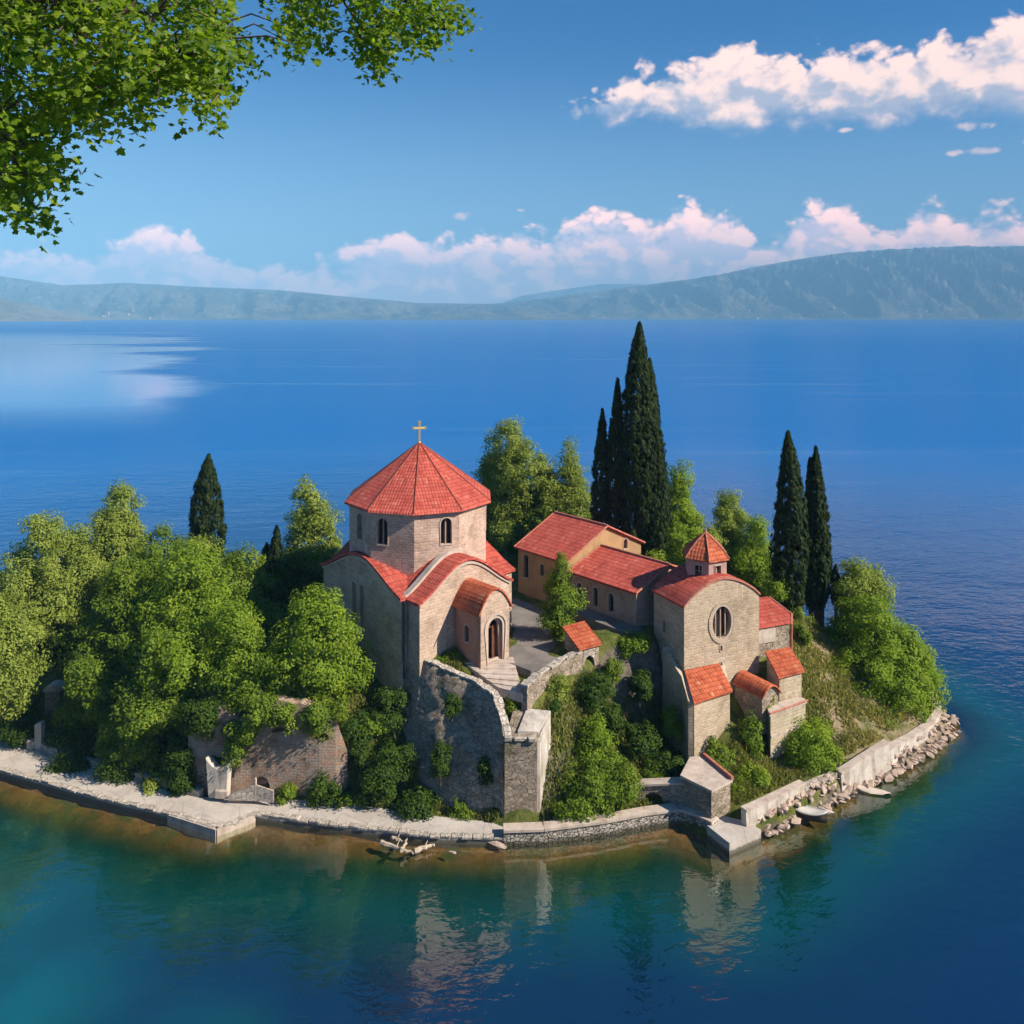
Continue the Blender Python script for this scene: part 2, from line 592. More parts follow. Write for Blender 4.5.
M['tile'] = mat_tile('red_tile', (0.40, 0.068, 0.046), (0.51, 0.108, 0.076), (0.54, 0.18, 0.125), 0.22, 0.33)
M['tile_fine'] = mat_tile('red_tile_fine', (0.41, 0.068, 0.046), (0.52, 0.110, 0.078), (0.55, 0.18, 0.125), 0.18, 0.26)
M['tile_orange'] = mat_tile('orange_tile', (0.38, 0.075, 0.032), (0.50, 0.13, 0.06), (0.56, 0.25, 0.13), 0.2, 0.26)
M['ridge'] = mat_plain('ridge_tile', (0.40, 0.12, 0.08), (0.46, 0.20, 0.14), 3.0)
M['court'] = mat_plain('shade_toned_court', (0.22, 0.195, 0.175), (0.14, 0.13, 0.12), 0.7, 0.95, 0.6, 0.03, 6)  # darkened colour stands in for shade lying over the court and house terrace
M['hip'] = mat_plain('dark_hip', (0.20, 0.05, 0.035), (0.28, 0.09, 0.06), 3.0)
M['pane'] = mat_plain('window_dark', (0.016, 0.014, 0.016), (0.03, 0.022, 0.02), 2.0, 0.25, 0.0)
M['wood'] = mat_plain('brown_wood', (0.11, 0.042, 0.022), (0.17, 0.065, 0.035), 3.0, 0.7)
M['frame'] = mat_plain('stone_surround', (0.50, 0.41, 0.33), (0.42, 0.33, 0.27), 3.0)
M['mullion'] = mat_plain('bleached_wood', (0.30, 0.21, 0.16), (0.38, 0.28, 0.22), 3.0)
M['iron'] = mat_plain('dark_iron', (0.05, 0.05, 0.055), (0.08, 0.075, 0.07), 3.0, 0.5)
M['bark'] = mat_plain('bark', (0.085, 0.06, 0.042), (0.14, 0.105, 0.075), 3.0, 0.95, 0.8, 0.04, 14)
M['greybark'] = mat_plain('driftwood', (0.52, 0.43, 0.33), (0.38, 0.30, 0.22), 3.0, 0.9, 0.5, 0.03)
M['rock'] = mat_plain('shore_stone', (0.50, 0.385, 0.31), (0.30, 0.225, 0.175), 2.6, 0.9, 0.8, 0.06, 5)
M['paleslab'] = mat_plain('pale_slab_rock', (0.60, 0.50, 0.42), (0.46, 0.37, 0.30), 1.4, 0.9, 0.6, 0.05, 5)
M['hull'] = mat_plain('boat_white', (0.62, 0.57, 0.52), (0.50, 0.45, 0.40), 2.0, 0.6)
M['hull_dark'] = mat_plain('boat_dark', (0.07, 0.05, 0.04), (0.11, 0.08, 0.06), 2.0, 0.6)

m, b = new_mat('gold')
p = principled(b, (0.85, 0.58, 0.16), 0.45)
p.inputs['Metallic'].default_value = 0.7
M['gold'] = m

# path: slabs of worn pale concrete
m, b = new_mat('path_slabs')
geo = b.n('ShaderNodeNewGeometry').outputs['Position']
n_ = b.noise(geo, 0.8, 6, 0.7)
f_ = b.noise(geo, 9.0, 5, 0.7)
col = b.mix(b.sstep(n_, 0.35, 0.68), (0.52, 0.47, 0.42), (0.40, 0.36, 0.32))
col = b.mix(0.4, col, b.ramp(f_, [(0.25, (0.62, 0.6, 0.58)), (0.75, (1.22, 1.2, 1.18))]), 'MULTIPLY')
sp = b.n('ShaderNodeSeparateXYZ')
b.put(sp.inputs[0], geo)
col = b.mix(b.sstep(b.m('ADD', sp.outputs[2], b.m('MULTIPLY', b.m('SUBTRACT', f_, 0.5), 0.25)), 0.10, 0.26, 0.8, 0.0), col, (0.05, 0.045, 0.028))
vo = b.n('ShaderNodeTexVoronoi', feature='DISTANCE_TO_EDGE')
b.put(vo.inputs['Vector'], geo)
vo.inputs['Scale'].default_value = 0.8
crk = b.sstep(vo.outputs['Distance'], 0.0, 0.022)
col = b.mix(crk, b.mix(0.35, col, (0.12, 0.1, 0.08)), col)
principled(b, col, 0.9, b.m('ADD', b.m('MULTIPLY', crk, 0.5), f_), 0.4, 0.02, 0.2)
M['path'] = m

# terrain: grass, dry patches, bare earth, rock where it is steep
m, b = new_mat('island_ground')
g = b.n('ShaderNodeNewGeometry')
geo = g.outputs['Position']
s = b.n('ShaderNodeSeparateXYZ')
b.put(s.inputs[0], g.outputs['Normal'])
sp = b.n('ShaderNodeSeparateXYZ')
b.put(sp.inputs[0], geo)
n_ = b.noise(geo, 0.5, 6, 0.7)
n2 = b.noise(geo, 1.7, 6, 0.7)
f_ = b.noise(geo, 8.0, 5, 0.75)
grass = b.mix(b.sstep(n2, 0.35, 0.65), (0.055, 0.080, 0.016), (0.15, 0.155, 0.040))
dry = b.mix(f_, (0.22, 0.17, 0.10), (0.36, 0.285, 0.185))
east = b.sstep(sp.outputs[0], 12.5, 19.0, -0.22, 0.22)     # the eastern slope is drier
gr = b.mix(b.sstep(b.m('ADD', n_, east), 0.56, 0.76), grass, dry)
rockc = b.mix(b.sstep(n2, 0.35, 0.65), (0.11, 0.095, 0.08), (0.24, 0.205, 0.17))
rockc = b.mix(0.6, rockc, b.ramp(f_, [(0.25, (0.45, 0.45, 0.45)), (0.75, (1.35, 1.3, 1.25))]), 'MULTIPLY')
steep = b.sstep(b.m('ADD', s.outputs[2], b.m('MULTIPLY', b.m('SUBTRACT', n2, 0.5), 0.5)), 0.34, 0.56, 1.0, 0.0)
col = b.mix(steep, gr, rockc)
wet = b.sstep(sp.outputs[2], -0.25, 0.10)
col = b.mix(wet, (0.10, 0.078, 0.05), col)
principled(b, col, 0.95, b.m('ADD', f_, n2), 0.9, 0.12, 0.1)
M['ground'] = m

# lake bed: stones near the shore, sand and weed below
m, b = new_mat('lake_bed')
geo = b.n('ShaderNodeNewGeometry').outputs['Position']
vo = b.n('ShaderNodeTexVoronoi', feature='F1')
b.put(vo.inputs['Vector'], geo)
vo.inputs['Scale'].default_value = 1.6
sep = b.n('ShaderNodeSeparateColor')
b.put(sep.inputs[0], vo.outputs['Color'])
n_ = b.noise(geo, 0.45, 6, 0.7)
f_ = b.noise(geo, 4.0, 6, 0.7)
col = b.mix(sep.outputs[0], (0.17, 0.088, 0.033), (0.29, 0.155, 0.06))
col = b.mix(b.sstep(n_, 0.45, 0.62), col, (0.10, 0.11, 0.045))
col = b.mix(0.6, col, b.ramp(f_, [(0.25, (0.4, 0.4, 0.4)), (0.75, (1.4, 1.4, 1.4))]), 'MULTIPLY')
principled(b, col, 0.95, f_, 0.6, 0.1, 0.1)
M['bed'] = m

# lake water: fresnel reflection over clear shallows that deepen into blue
m, b = new_mat('lake_water')
g = b.n('ShaderNodeNewGeometry')
geo = g.outputs['Position']
dep = b.n('ShaderNodeAttribute', attribute_name='depth').outputs['Fac']
sp = b.n('ShaderNodeSeparateXYZ')
b.put(sp.inputs[0], geo)
dist = b.m('SQRT', b.m('ADD', b.m('MULTIPLY', sp.outputs[0], sp.outputs[0]), b.m('MULTIPLY', sp.outputs[1], sp.outputs[1])))
wv = b.vm('MULTIPLY', geo, (1.0, 1.7, 1.0))
rot = b.n('ShaderNodeVectorRotate', rotation_type='Z_AXIS')
b.put(rot.inputs['Vector'], wv)
rot.inputs['Angle'].default_value = R(-14)
wv = rot.outputs[0]
w1 = b.noise(wv, 1.15, 3, 0.55, dist=0.3)
w2 = b.noise(wv, 0.32, 3, 0.5, dist=0.3)
w3 = b.noise(wv, 0.045, 3, 0.5)
h = b.m('ADD', b.m('ADD', b.m('MULTIPLY', w1, 0.30), b.m('MULTIPLY', w2, 0.55)), b.m('MULTIPLY', w3, 1.5))
# long calm slicks far out on the left
sv = b.vm('MULTIPLY', geo, (0.0030, 0.0062, 0.0))
sn = b.noise(sv, 1.0, 6, 0.55, dist=0.4)
lft = b.sstep(b.m('DIVIDE', sp.outputs[0], b.m('MAXIMUM', sp.outputs[1], 1.0)), -0.56, -0.16, 0.30, -0.20)
far = b.m('MULTIPLY', b.sstep(sp.outputs[1], 170.0, 260.0), b.sstep(sp.outputs[1], 1500.0, 700.0))
slick = b.m('MULTIPLY', b.sstep(b.m('ADD', sn, lft), 0.58, 0.72), far)
streak = b.noise(b.vm('MULTIPLY', geo, (0.004, 0.05, 0.0)), 1.0, 5, 0.6)
calm = b.m('MAXIMUM', slick, b.m('MULTIPLY', b.sstep(streak, 0.56, 0.72), b.sstep(dist, 70.0, 140.0, 0.0, 0.30)))
amp = b.m('MULTIPLY', b.sstep(dep, 0.2, 3.5, 0.45, 1.0), b.m('SUBTRACT', 1.0, b.m('MULTIPLY', calm, 0.86)))
bp = b.n('ShaderNodeBump')
b.put(bp.inputs['Strength'], b.m('MULTIPLY', amp, b.sstep(dist, 42.0, 110.0, 0.19, 0.45)))
bp.inputs['Distance'].default_value = 0.42
b.put(bp.inputs['Height'], h)
gl = b.n('ShaderNodeBsdfGlossy')
b.put(gl.inputs['Color'], (0.95, 0.97, 1.0))
b.put(gl.inputs['Roughness'], b.sstep(dist, 60.0, 1500.0, 0.02, 0.16))
b.t.links.new(bp.outputs[0], gl.inputs['Normal'])
fr = b.n('ShaderNodeFresnel')
fr.inputs['IOR'].default_value = 2.2
b.t.links.new(bp.outputs[0], fr.inputs['Normal'])
deepn = b.noise(b.vm('MULTIPLY', geo, (0.11, 0.11, 0.0)), 1.0, 5, 0.6)
dd = b.m('ADD', dep, b.m('MULTIPLY', b.m('SUBTRACT', deepn, 0.5), b.m('MULTIPLY', dep, 0.55)))
body = b.ramp(b.m('DIVIDE', dd, 12.0), [(0.0, (0.02, 0.05, 0.022)), (0.12, (0.003, 0.030, 0.018)), (0.28, (0.0005, 0.046, 0.048)), (0.50, (0.0004, 0.018, 0.044)), (1.0, (0.0003, 0.011, 0.058))])
bank = b.n('ShaderNodeAttribute', attribute_name='sandbank').outputs['Fac']
body = b.mix(b.m('MULTIPLY', bank, b.sstep(deepn, 0.36, 0.60)), body, (0.001, 0.088, 0.104))   # pale sand lies close under the surface
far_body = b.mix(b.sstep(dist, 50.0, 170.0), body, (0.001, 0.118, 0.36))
dif = b.n('ShaderNodeBsdfDiffuse')
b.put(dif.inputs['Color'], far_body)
trn = b.n('ShaderNodeBsdfTransparent')
b.put(trn.inputs['Color'], b.ramp(b.m('DIVIDE', dep, 4.0), [(0.0, (0.90, 0.88, 0.80)), (0.25, (0.42, 0.56, 0.36)), (1.0, (0.12, 0.40, 0.32))]))
mx1 = b.n('ShaderNodeMixShader')
b.put(mx1.inputs[0], b.sstep(dd, 0.25, 1.9))
b.t.links.new(trn.outputs[0], mx1.inputs[1])
b.t.links.new(dif.outputs[0], mx1.inputs[2])
mx2 = b.n('ShaderNodeMixShader')
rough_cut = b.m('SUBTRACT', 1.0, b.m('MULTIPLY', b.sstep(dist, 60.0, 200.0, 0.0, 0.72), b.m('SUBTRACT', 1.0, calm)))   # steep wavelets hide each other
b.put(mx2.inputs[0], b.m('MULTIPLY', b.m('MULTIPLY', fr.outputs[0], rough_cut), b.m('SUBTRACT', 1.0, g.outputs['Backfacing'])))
b.t.links.new(mx1.outputs[0], mx2.inputs[1])
b.t.links.new(gl.outputs[0], mx2.inputs[2])
o = b.n('ShaderNodeOutputMaterial')
b.t.links.new(mx2.outputs[0], o.inputs[0])
M['water'] = m

# far hills
def mat_hill(name, a, b_, c, sc):
    m, b = new_mat(name)
    geo = b.n('ShaderNodeNewGeometry').outputs['Position']
    n_ = b.noise(geo, sc, 7, 0.65)
    f_ = b.noise(geo, sc * 6, 6, 0.7)
    col = b.mix(b.sstep(n_, 0.38, 0.62), a, b_)
    col = b.mix(b.sstep(f_, 0.54, 0.70, 0, 0.8), col, c)
    principled(b, col, 0.95, f_, 1.0, 90.0, 0.05)
    return m


M['hill'] = mat_hill('hill_scrub', (0.05, 0.078, 0.07), (0.21, 0.20, 0.145), (0.52, 0.41, 0.31), 0.0026)
M['hill_pale'] = mat_hill('hill_rocky', (0.22, 0.20, 0.12), (0.42, 0.36, 0.26), (0.52, 0.44, 0.33), 0.006)

# foliage
M['leaf_mid'] = mat_leaf('leaf_mid', (0.040, 0.080, 0.008), (0.140, 0.215, 0.020), (0.30, 0.36, 0.045))
M['leaf_fresh'] = mat_leaf('leaf_fresh', (0.060, 0.115, 0.010), (0.195, 0.290, 0.024), (0.38, 0.44, 0.055), 0.4)
M['leaf_olive'] = mat_leaf('leaf_olive', (0.075, 0.115, 0.016), (0.225, 0.285, 0.046), (0.40, 0.44, 0.10), 0.35)
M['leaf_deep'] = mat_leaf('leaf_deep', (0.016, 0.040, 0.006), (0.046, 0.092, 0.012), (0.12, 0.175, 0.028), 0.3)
M['leaf_cypress'] = mat_leaf('leaf_cypress', (0.008, 0.016, 0.004), (0.018, 0.034, 0.008), (0.055, 0.080, 0.018), 0.12)
M['leaf_near'] = mat_leaf('leaf_near', (0.050, 0.105, 0.006), (0.170, 0.275, 0.014), (0.36, 0.44, 0.04), 0.58, 0.45, 0.25)
M['grass'] = mat_leaf('grass_blades', (0.060, 0.085, 0.016), (0.19, 0.205, 0.045), (0.42, 0.33, 0.13), 0.3)

# ------------------------------------------------------------------ island ground
def dens(pts, step=0.7):
    out = []
    for a, c in zip(pts[:-1], pts[1:]):
        a, c = np.array(a, float), np.array(c, float)
        n = max(1, int(np.linalg.norm((c - a)[:2]) / step))
        for k in range(n):
            out.append(a + (c - a) * k / n)
    out.append(np.array(pts[-1], float))
    return out


SHORE_FRONT = [(-60, 58), (-45, 52.5), (-34, 48.8), (-28.2, 46.5), (-21.3, 43.8), (-14.1, 41.2), (-12.9, 42.3), (-8.9, 41.5), (-3.9, 40.5),
               (-0.3, 40.4), (4.3, 41.1), (8.2, 42.0), (10.0, 40.0), (12.0, 40.9), (14.6, 42.3), (18.0, 44.8), (21.6, 47.0), (24.6, 49.3), (26.6, 51.2)]
SHORE_BACK = [(27.4, 53.0), (27.0, 56.0), (24.5, 60.5), (20.5, 65.0), (14.0, 70.5), (4.0, 75.0), (-8.0, 78.0), (-24.0, 79.0), (-42.0, 77.0), (-60, 72.0)]
SHORE = np.array(SHORE_FRONT + SHORE_BACK)


def shore_dist(P):
    """signed distance to the shoreline, positive on land"""
    A, B = SHORE, np.roll(SHORE, -1, 0)
    d2 = np.full(len(P), 1e18)
    ins = np.zeros(len(P), bool)
    for a, c in zip(A, B):
        e = c - a
        t = np.clip(((P - a) @ e) / (e @ e), 0, 1)
        q = P - (a + t[:, None] * e)
        d2 = np.minimum(d2, (q * q).sum(1))
        cond = (a[1] > P[:, 1]) != (c[1] > P[:, 1])
        xi = a[0] + (P[:, 1] - a[1]) / (c[1] - a[1] + 1e-12) * e[0]
        ins ^= cond & (P[:, 0] < xi)
    d = np.sqrt(d2)
    return np.where(ins, d, -d)


ctrl = []
def line(pts, step=0.8): ctrl.extend(dens(pts, step))
line([(-46, 53, .05), (-34, 49.8, .05), (-28.2, 47.6, .05), (-21.3, 44.9, .05), (-15, 42.3, .05), (-12.6, 42.9, .05), (-8.9, 42.0, .05), (-4.5, 41.3, .05), (-2.0, 41.0, .1), (-0.6, 40.9, .1)])
line([(-44.5, 54.9, .12), (-34.8, 51.6, .12), (-28.6, 48.9, .12), (-25.5, 47.5, .12), (-22.8, 46.2, .12), (-18.6, 44.4, .12), (-15, 43.1, .12), (-12.4, 43.3, .12), (-8.3, 42.75, .12), (-4.2, 41.85, .12), (-1.0, 41.25, .15)])
line([(-45, 57.2, .6), (-36, 53.7, .6), (-29, 50.3, .6), (-23.5, 47.7, .6), (-17, 44.8, .6), (-12, 44.0, .5), (-8, 43.5, .5), (-4.9, 42.9, .6)])
line([(-36, 57, 2), (-29, 54, 2.2), (-23, 51, 2.4), (-18.5, 47.5, 3.0)], 1.5)
line([(-16.8, 45.1, 4.2), (-13, 45.1, 4.4), (-9.5, 44.9, 3.4), (-8, 45.5, 3.6)], .8)
line([(-7.4, 46.6, 3.2), (-6, 44.9, 2.4), (-4.9, 43.7, 1.2), (-3.4, 42.5, .5), (-1.4, 41.9, .4)], .5)
line([(-6.2, 48.3, 5.7), (-5.0, 46.7, 5.8), (-3.4, 45.6, 5.9), (-1.8, 44.8, 5.7), (-0.4, 43.7, 5.3), (0.4, 43.3, 5.2)], .5)
for q in [(-1, 46, 5.8), (0.8, 46.5, 6.0), (-.9, 45, 5.6), (.3, 45, 5.6), (2, 48.5, 6.05), (0.5, 51, 6.05), (0.3, 54, 6.1), (-0.5, 57, 6.2), (-4, 60, 6.2), (-6, 52, 6), (-10, 53, 5.4), (-12.5, 51, 4.6),
          (-12, 56, 5.0), (3, 57, 6.3), (7, 54, 6.4), (11, 52, 6.4), (9, 60, 6.6), (4, 65, 6.4), (-2, 68, 5.2), (14, 57, 6.3), (13, 63, 5.4),
          (-18, 58, 4.2), (-25, 60, 3.5), (-34, 62, 3.0), (-44, 64, 2.6), (-15, 66, 3.8), (-28, 69, 2.6), (5, 50.4, 6.25), (6.5, 49.3, 6.3)]:
    ctrl.append(np.array(q, float))
line([(0.9, 43.2, 5.2), (2.0, 44.4, 5.5), (3.3, 46.1, 5.7), (4.6, 47.4, 6.0), (6.3, 48.0, 6.1), (8.2, 48.8, 6.1)], .5)
line([(1.6, 42.5, 3.4), (3.0, 43.7, 3.5), (4.4, 45.2, 3.4), (5.3, 46.3, 2.9)], .6)
line([(5.6, 47.25, 3.4), (6.6, 47.6, 3.2), (7.8, 48.0, 3.0), (8.6, 48.2, 2.6)], .5)
line([(5.6, 46.2, 1.9), (6.6, 46.7, 1.6), (7.8, 47.2, 1.4), (9.0, 47.5, 1.2)], .5)
line([(1.5, 41.5, .7), (4.3, 41.9, .7), (6.5, 43.2, .8), (8.3, 43.4, .8), (9.0, 44.6, .8), (9.1, 45.8, .9)], .6)
line([(10.6, 43.0, .9), (10.9, 44.6, 1.0), (12.0, 46.4, 2.5)], .6)
line([(11.6, 41.8, .8), (14.2, 43.5, .9), (16.8, 45.1, 1.0), (20.2, 47.2, 1.05), (23.9, 50.0, 1.1), (25.4, 51.6, 1.1), (26.2, 53.6, 1.1), (25.6, 56.5, 1.0)], .8)
line([(12.2, 43.8, 1.0), (13.4, 45.2, .9), (15.0, 46.2, .8), (16.6, 46.9, 1.1)], .5)
line([(13.2, 46.8, 1.9), (14.1, 47.6, 2.8)], .5)
for q in [(13.6, 49, 4.6), (15.2, 50, 4.8), (16.6, 49, 3.9), (17.6, 47.6, 1.9), (17.5, 51.5, 4.7), (19.2, 55, 5.0), (19.5, 58, 5.0), (22.5, 57, 3.7), (21, 52, 3.4), (20, 49.6, 2.3),
          (23, 52.5, 2.4), (24, 54.6, 2.0), (18, 62, 4.0), (22, 60.5, 2.4)]:
    ctrl.append(np.array(q, float))
ctrl = np.array(ctrl)
_d = np.linalg.norm(ctrl[:, None, :2] - ctrl[None, :, :2], axis=2)
_A = _d + np.eye(len(ctrl)) * 0.02
_cw = np.linalg.solve(np.block([[-_A, np.ones((len(ctrl), 1))], [np.ones((1, len(ctrl))), np.zeros((1, 1))]]), np.append(ctrl[:, 2], 0))


def ground_z(P):
    P = np.atleast_2d(np.asarray(P, float))
    out = np.empty(len(P))
    for i in range(0, len(P), 4000):
        q = P[i:i + 4000]
        out[i:i + 4000] = -np.linalg.norm(q[:, None] - ctrl[None, :, :2], axis=2) @ _cw[:-1] + _cw[-1]
    sd = shore_dist(P)
    cap = np.where(P[:, 1] > 56, sd * 0.75 - 0.4, np.where(P[:, 0] > 26, sd * 1.2 - .3, sd * 3.0 + 0.05))
    return np.minimum(out, cap)


def gz(x, y): return float(ground_z([(x, y)])[0])


def fbm(x, y, z=0.0, o=4): return mnoise.fractal(Vector((x, y, z)), 0.9, 2.1, o)


def grid_object(name, xs, ys, zf, mat, kind='structure', smooth=True):
    X, Y = np.meshgrid(xs, ys)
    P = np.stack([X.ravel(), Y.ravel()], 1)
    Z = zf(P)
    nx, ny = len(xs), len(ys)
    idx = np.arange(nx * ny).reshape(ny, nx)
    q = np.stack([idx[:-1, :-1].ravel(), idx[:-1, 1:].ravel(), idx[1:, 1:].ravel(), idx[1:, :-1].ravel()], 1)
    me = bpy.data.meshes.new(name)
    me.vertices.add(nx * ny)
    me.vertices.foreach_set('co', np.column_stack([P, Z]).astype(np.float32).ravel())
    me.loops.add(q.size)
    me.loops.foreach_set('vertex_index', q.ravel().astype(np.int32))
    me.polygons.add(len(q))
    me.polygons.foreach_set('loop_start', np.arange(0, q.size, 4, dtype=np.int32))
    me.polygons.foreach_set('use_smooth', np.full(len(q), smooth))
    me.update()
    me.materials.append(mat)
    o = bpy.data.objects.new(name, me)
    C.objects.link(o)
    tag(o, kind=kind)
    return o, P


def island_h(P):
    z = ground_z(P)
    nz = np.array([fbm(x * 0.55, y * 0.55, 1.0) * 0.16 + fbm(x * 1.6, y * 1.6, 5.0, 3) * 0.07 for x, y in P])
    flat = np.clip((z - 0.75) / 0.8, 0, 1)
    court = (np.abs(z - 6.05) < 0.25) & (P[:, 0] > -7) & (P[:, 0] < 6)
    cl = np.exp(-((P[:, 0] - 6.8) / 2.0) ** 2 - ((P[:, 1] - 47.1) / 1.3) ** 2)
    rk = np.array([fbm(x * 1.1, y * 1.1, 11.0, 5) for x, y in P]) * .55 * cl
    return z + (nz + rk) * flat * np.where(court, 0.25, 1.0)


isl, _ = grid_object('island_terrain', np.arange(-58, 29, 0.3), np.arange(39.6, 80, 0.3), island_h, M['ground'])


def bed_depth(P):
    sd = -shore_dist(P)
    d = np.where(sd < 0, 0.12 - sd * 0.5, 0.14 + 0.30 * np.clip(sd, 0, 1.6) + 0.75 * np.clip(sd - 1.6, 0, 60))
    right = np.clip((P[:, 0] - 10) / 8, 0, 1) * np.clip(sd, 0, 3) * 0.5
    d = d + right
    for bx, by, r, hgt in ((-18.0, 30.0, 4.2, 12), (-22.5, 35.0, 3.6, 9), (-9.6, 29.2, 2.0, 5.5)):
        d = d - np.minimum(hgt, np.maximum(d - 3.6, 0)) * np.exp(-((P[:, 0] - bx) ** 2 + (P[:, 1] - by) ** 2) / r ** 2) * np.clip(sd / 4, 0, 1)
    return np.clip(d, -3, 12)


def stretch(lo, hi, a, b_, step, grow=1.35):
    xs = list(np.arange(a, b_, step))
    s_, x = step, xs[-1]
    while x < hi:
        s_ *= grow
        x += s_
        xs.append(x)
    s_, x = step, a
    while x > lo:
        s_ *= grow
        x -= s_
        xs.insert(0, x)
    return np.array(xs)


bed, _ = grid_object('lake_bed', stretch(-400, 400, -45, 40, 0.8), stretch(-10, 500, 26, 82, 0.8),
                     lambda P: -bed_depth(P) + np.array([fbm(x * .4, y * .4, 9) * .12 for x, y in P]), M['bed'])
wx = stretch(-14000, 14000, -50, 44, 0.7)
wy = stretch(-60, 14000, 26, 84, 0.7)
wat, WP = grid_object('lake_water', wx, wy, lambda P: np.zeros(len(P)), M['water'])
at_ = wat.data.attributes.new('depth', 'FLOAT', 'POINT')
at_.data.foreach_set('value', bed_depth(WP).astype(np.float32))
sb_ = wat.data.attributes.new('sandbank', 'FLOAT', 'POINT')
sb_.data.foreach_set('value', np.clip(sum(k_ * np.exp(-((WP[:, 0] - bx_) ** 2 + (WP[:, 1] - by_) ** 2) / r_ ** 2) for bx_, by_, r_, k_ in
                                          ((-18.0, 30.0, 3.6, 1.0), (-22.5, 35.0, 3.8, .8), (-11.0, 29.0, 2.2, .55), (-26.0, 40.0, 3.5, .6))), 0, 1).astype(np.float32))

# ------------------------------------------------------------------ far hills
def hill(name, ridge, dbase, dridge, mat, x_ext=0.0, seed=0, rough=1.0, n=420, k=44):
    """ridge: (px, py) skyline seen from the lookout; the slope runs from the shore at dbase up to dridge and down behind"""
    xs = np.array([r[0] for r in ridge], float)
    ys = np.array([r[1] for r in ridge], float)
    px = np.linspace(xs[0], xs[-1], n)
    py = np.interp(px, xs, ys)
    vs, fs = [], []
    rows = list(np.linspace(0, 1, k)) + [1.15, 1.4]
    for t in rows:
        for i in range(n):
            d = dbase + (dridge - dbase) * t
            x = (px[i] - 512) / F * (dridge if t > 1 else dbase + (dridge - dbase) * t)
            top = HC + (YH - py[i]) / F * dridge
            if t <= 1:
                prof = t ** 0.85
                x_, y_ = x / 900, d / 900
                rd = 1 - abs(mnoise.fractal(Vector((x_ * 2.6 + y_ * .9, y_ * .8 + seed, seed)), 0.8, 2.1, 6)) * 1.5
                z = top * prof + top * 0.75 * rough * (rd - 0.65) * math.sin(PI * t) - 4 * (t == 0)
                d += mnoise.fractal(Vector((px[i] * .03, seed, 2)), 1, 2, 3) * (dridge - dbase) * .05
            else:
                z = top * (1.9 - t)
                d = dridge + (dridge - dbase) * (t - 1) * 1.2
            vs.append((x, d, max(z, -4)))
    for r in range(len(rows) - 1):
        for i in range(n - 1):
            a = r * n + i
            fs.append((a, a + 1, a + n + 1, a + n))
    mb = MB()
    mb.mesh_(vs, fs)
    o = mb.build(name, mat, smooth=True, recalc=False)
    return tag(o, kind='structure')


hill('eastern_hills', [(430, 316.5), (480, 305), (530, 300), (600, 291), (660, 283), (720, 275), (760, 266), (800, 259), (850, 252), (900, 249), (960, 246.5),
              (1024, 246), (1120, 240), (1250, 250), (1400, 280), (1500, 312)], 6600, 8300, M['hill'], seed=1.3)
hill('western_hills', [(-420, 285), (-250, 268), (-100, 272), (0, 276), (60, 285), (130, 283), (200, 287), (280, 290), (340, 296), (420, 303), (500, 304), (545, 309), (590, 316.5)],
     5600, 7600, M['hill'], seed=5.1, rough=.8)
hill('rocky_headland', [(-420, 290), (-200, 285), (-60, 292), (0, 297), (30, 304), (60, 315), (88, 322)], 3900, 4900, M['hill_pale'], seed=8.2, n=140)
hill('distant_mountain', [(470, 316), (520, 296), (560, 290), (600, 284), (640, 284), (690, 289), (760, 300), (840, 316)], 11500, 12600, M['hill'], seed=3.3, n=90, k=12)

# one body of even summer haze round everything, sky outside
hz = MB()
hz.box((0, 6400, 385), (14500, 0, 0), (0, 7000, 0), (0, 0, 400))
hm, b = new_mat('haze_air')
pv = b.n('ShaderNodeVolumePrincipled')
pv.inputs['Color'].default_value = (0.28, 0.63, 1.0, 1)
pv.inputs['Density'].default_value = 0.00017
pv.inputs['Anisotropy'].default_value = -0.25
ho = b.n('ShaderNodeOutputMaterial')
b.t.links.new(pv.outputs[0], ho.inputs['Volume'])
hzo = hz.build('haze', hm)
tag(hzo, 'pale summer haze over the lake', kind='stuff')
#PART2
# ------------------------------------------------------------------ building kit
def lancet(t, nrm, c, w_, h_, k=7):
    """round-headed opening: points in the wall plane; c = sill centre"""
    t, c = Vector(t), Vector(c)
    r = w_ / 2
    pts = [c - t * r, c + t * r]
    pts += [c + Vector((0, 0, h_ - r)) + t * (r * math.cos(a)) + Vector((0, 0, r * math.sin(a))) for a in np.linspace(0, PI, k)]
    return pts


def oval(t, c, rx, rz, k=22):
    t, c = Vector(t), Vector(c)
    return [c + t * (rx * math.cos(a)) + Vector((0, 0, rz * math.sin(a))) for a in np.linspace(0, 2 * PI, k, endpoint=False)]


def grow(pts, d):
    c = sum((Vector(p) for p in pts), Vector()) / len(pts)
    out = []
    n = len(pts)
    for i in range(n):
        a, p, q = Vector(pts[i - 1]), Vector(pts[i]), Vector(pts[(i + 1) % n])
        v = (p - c)
        out.append(p + v.normalized() * d * 1.1)
    return out


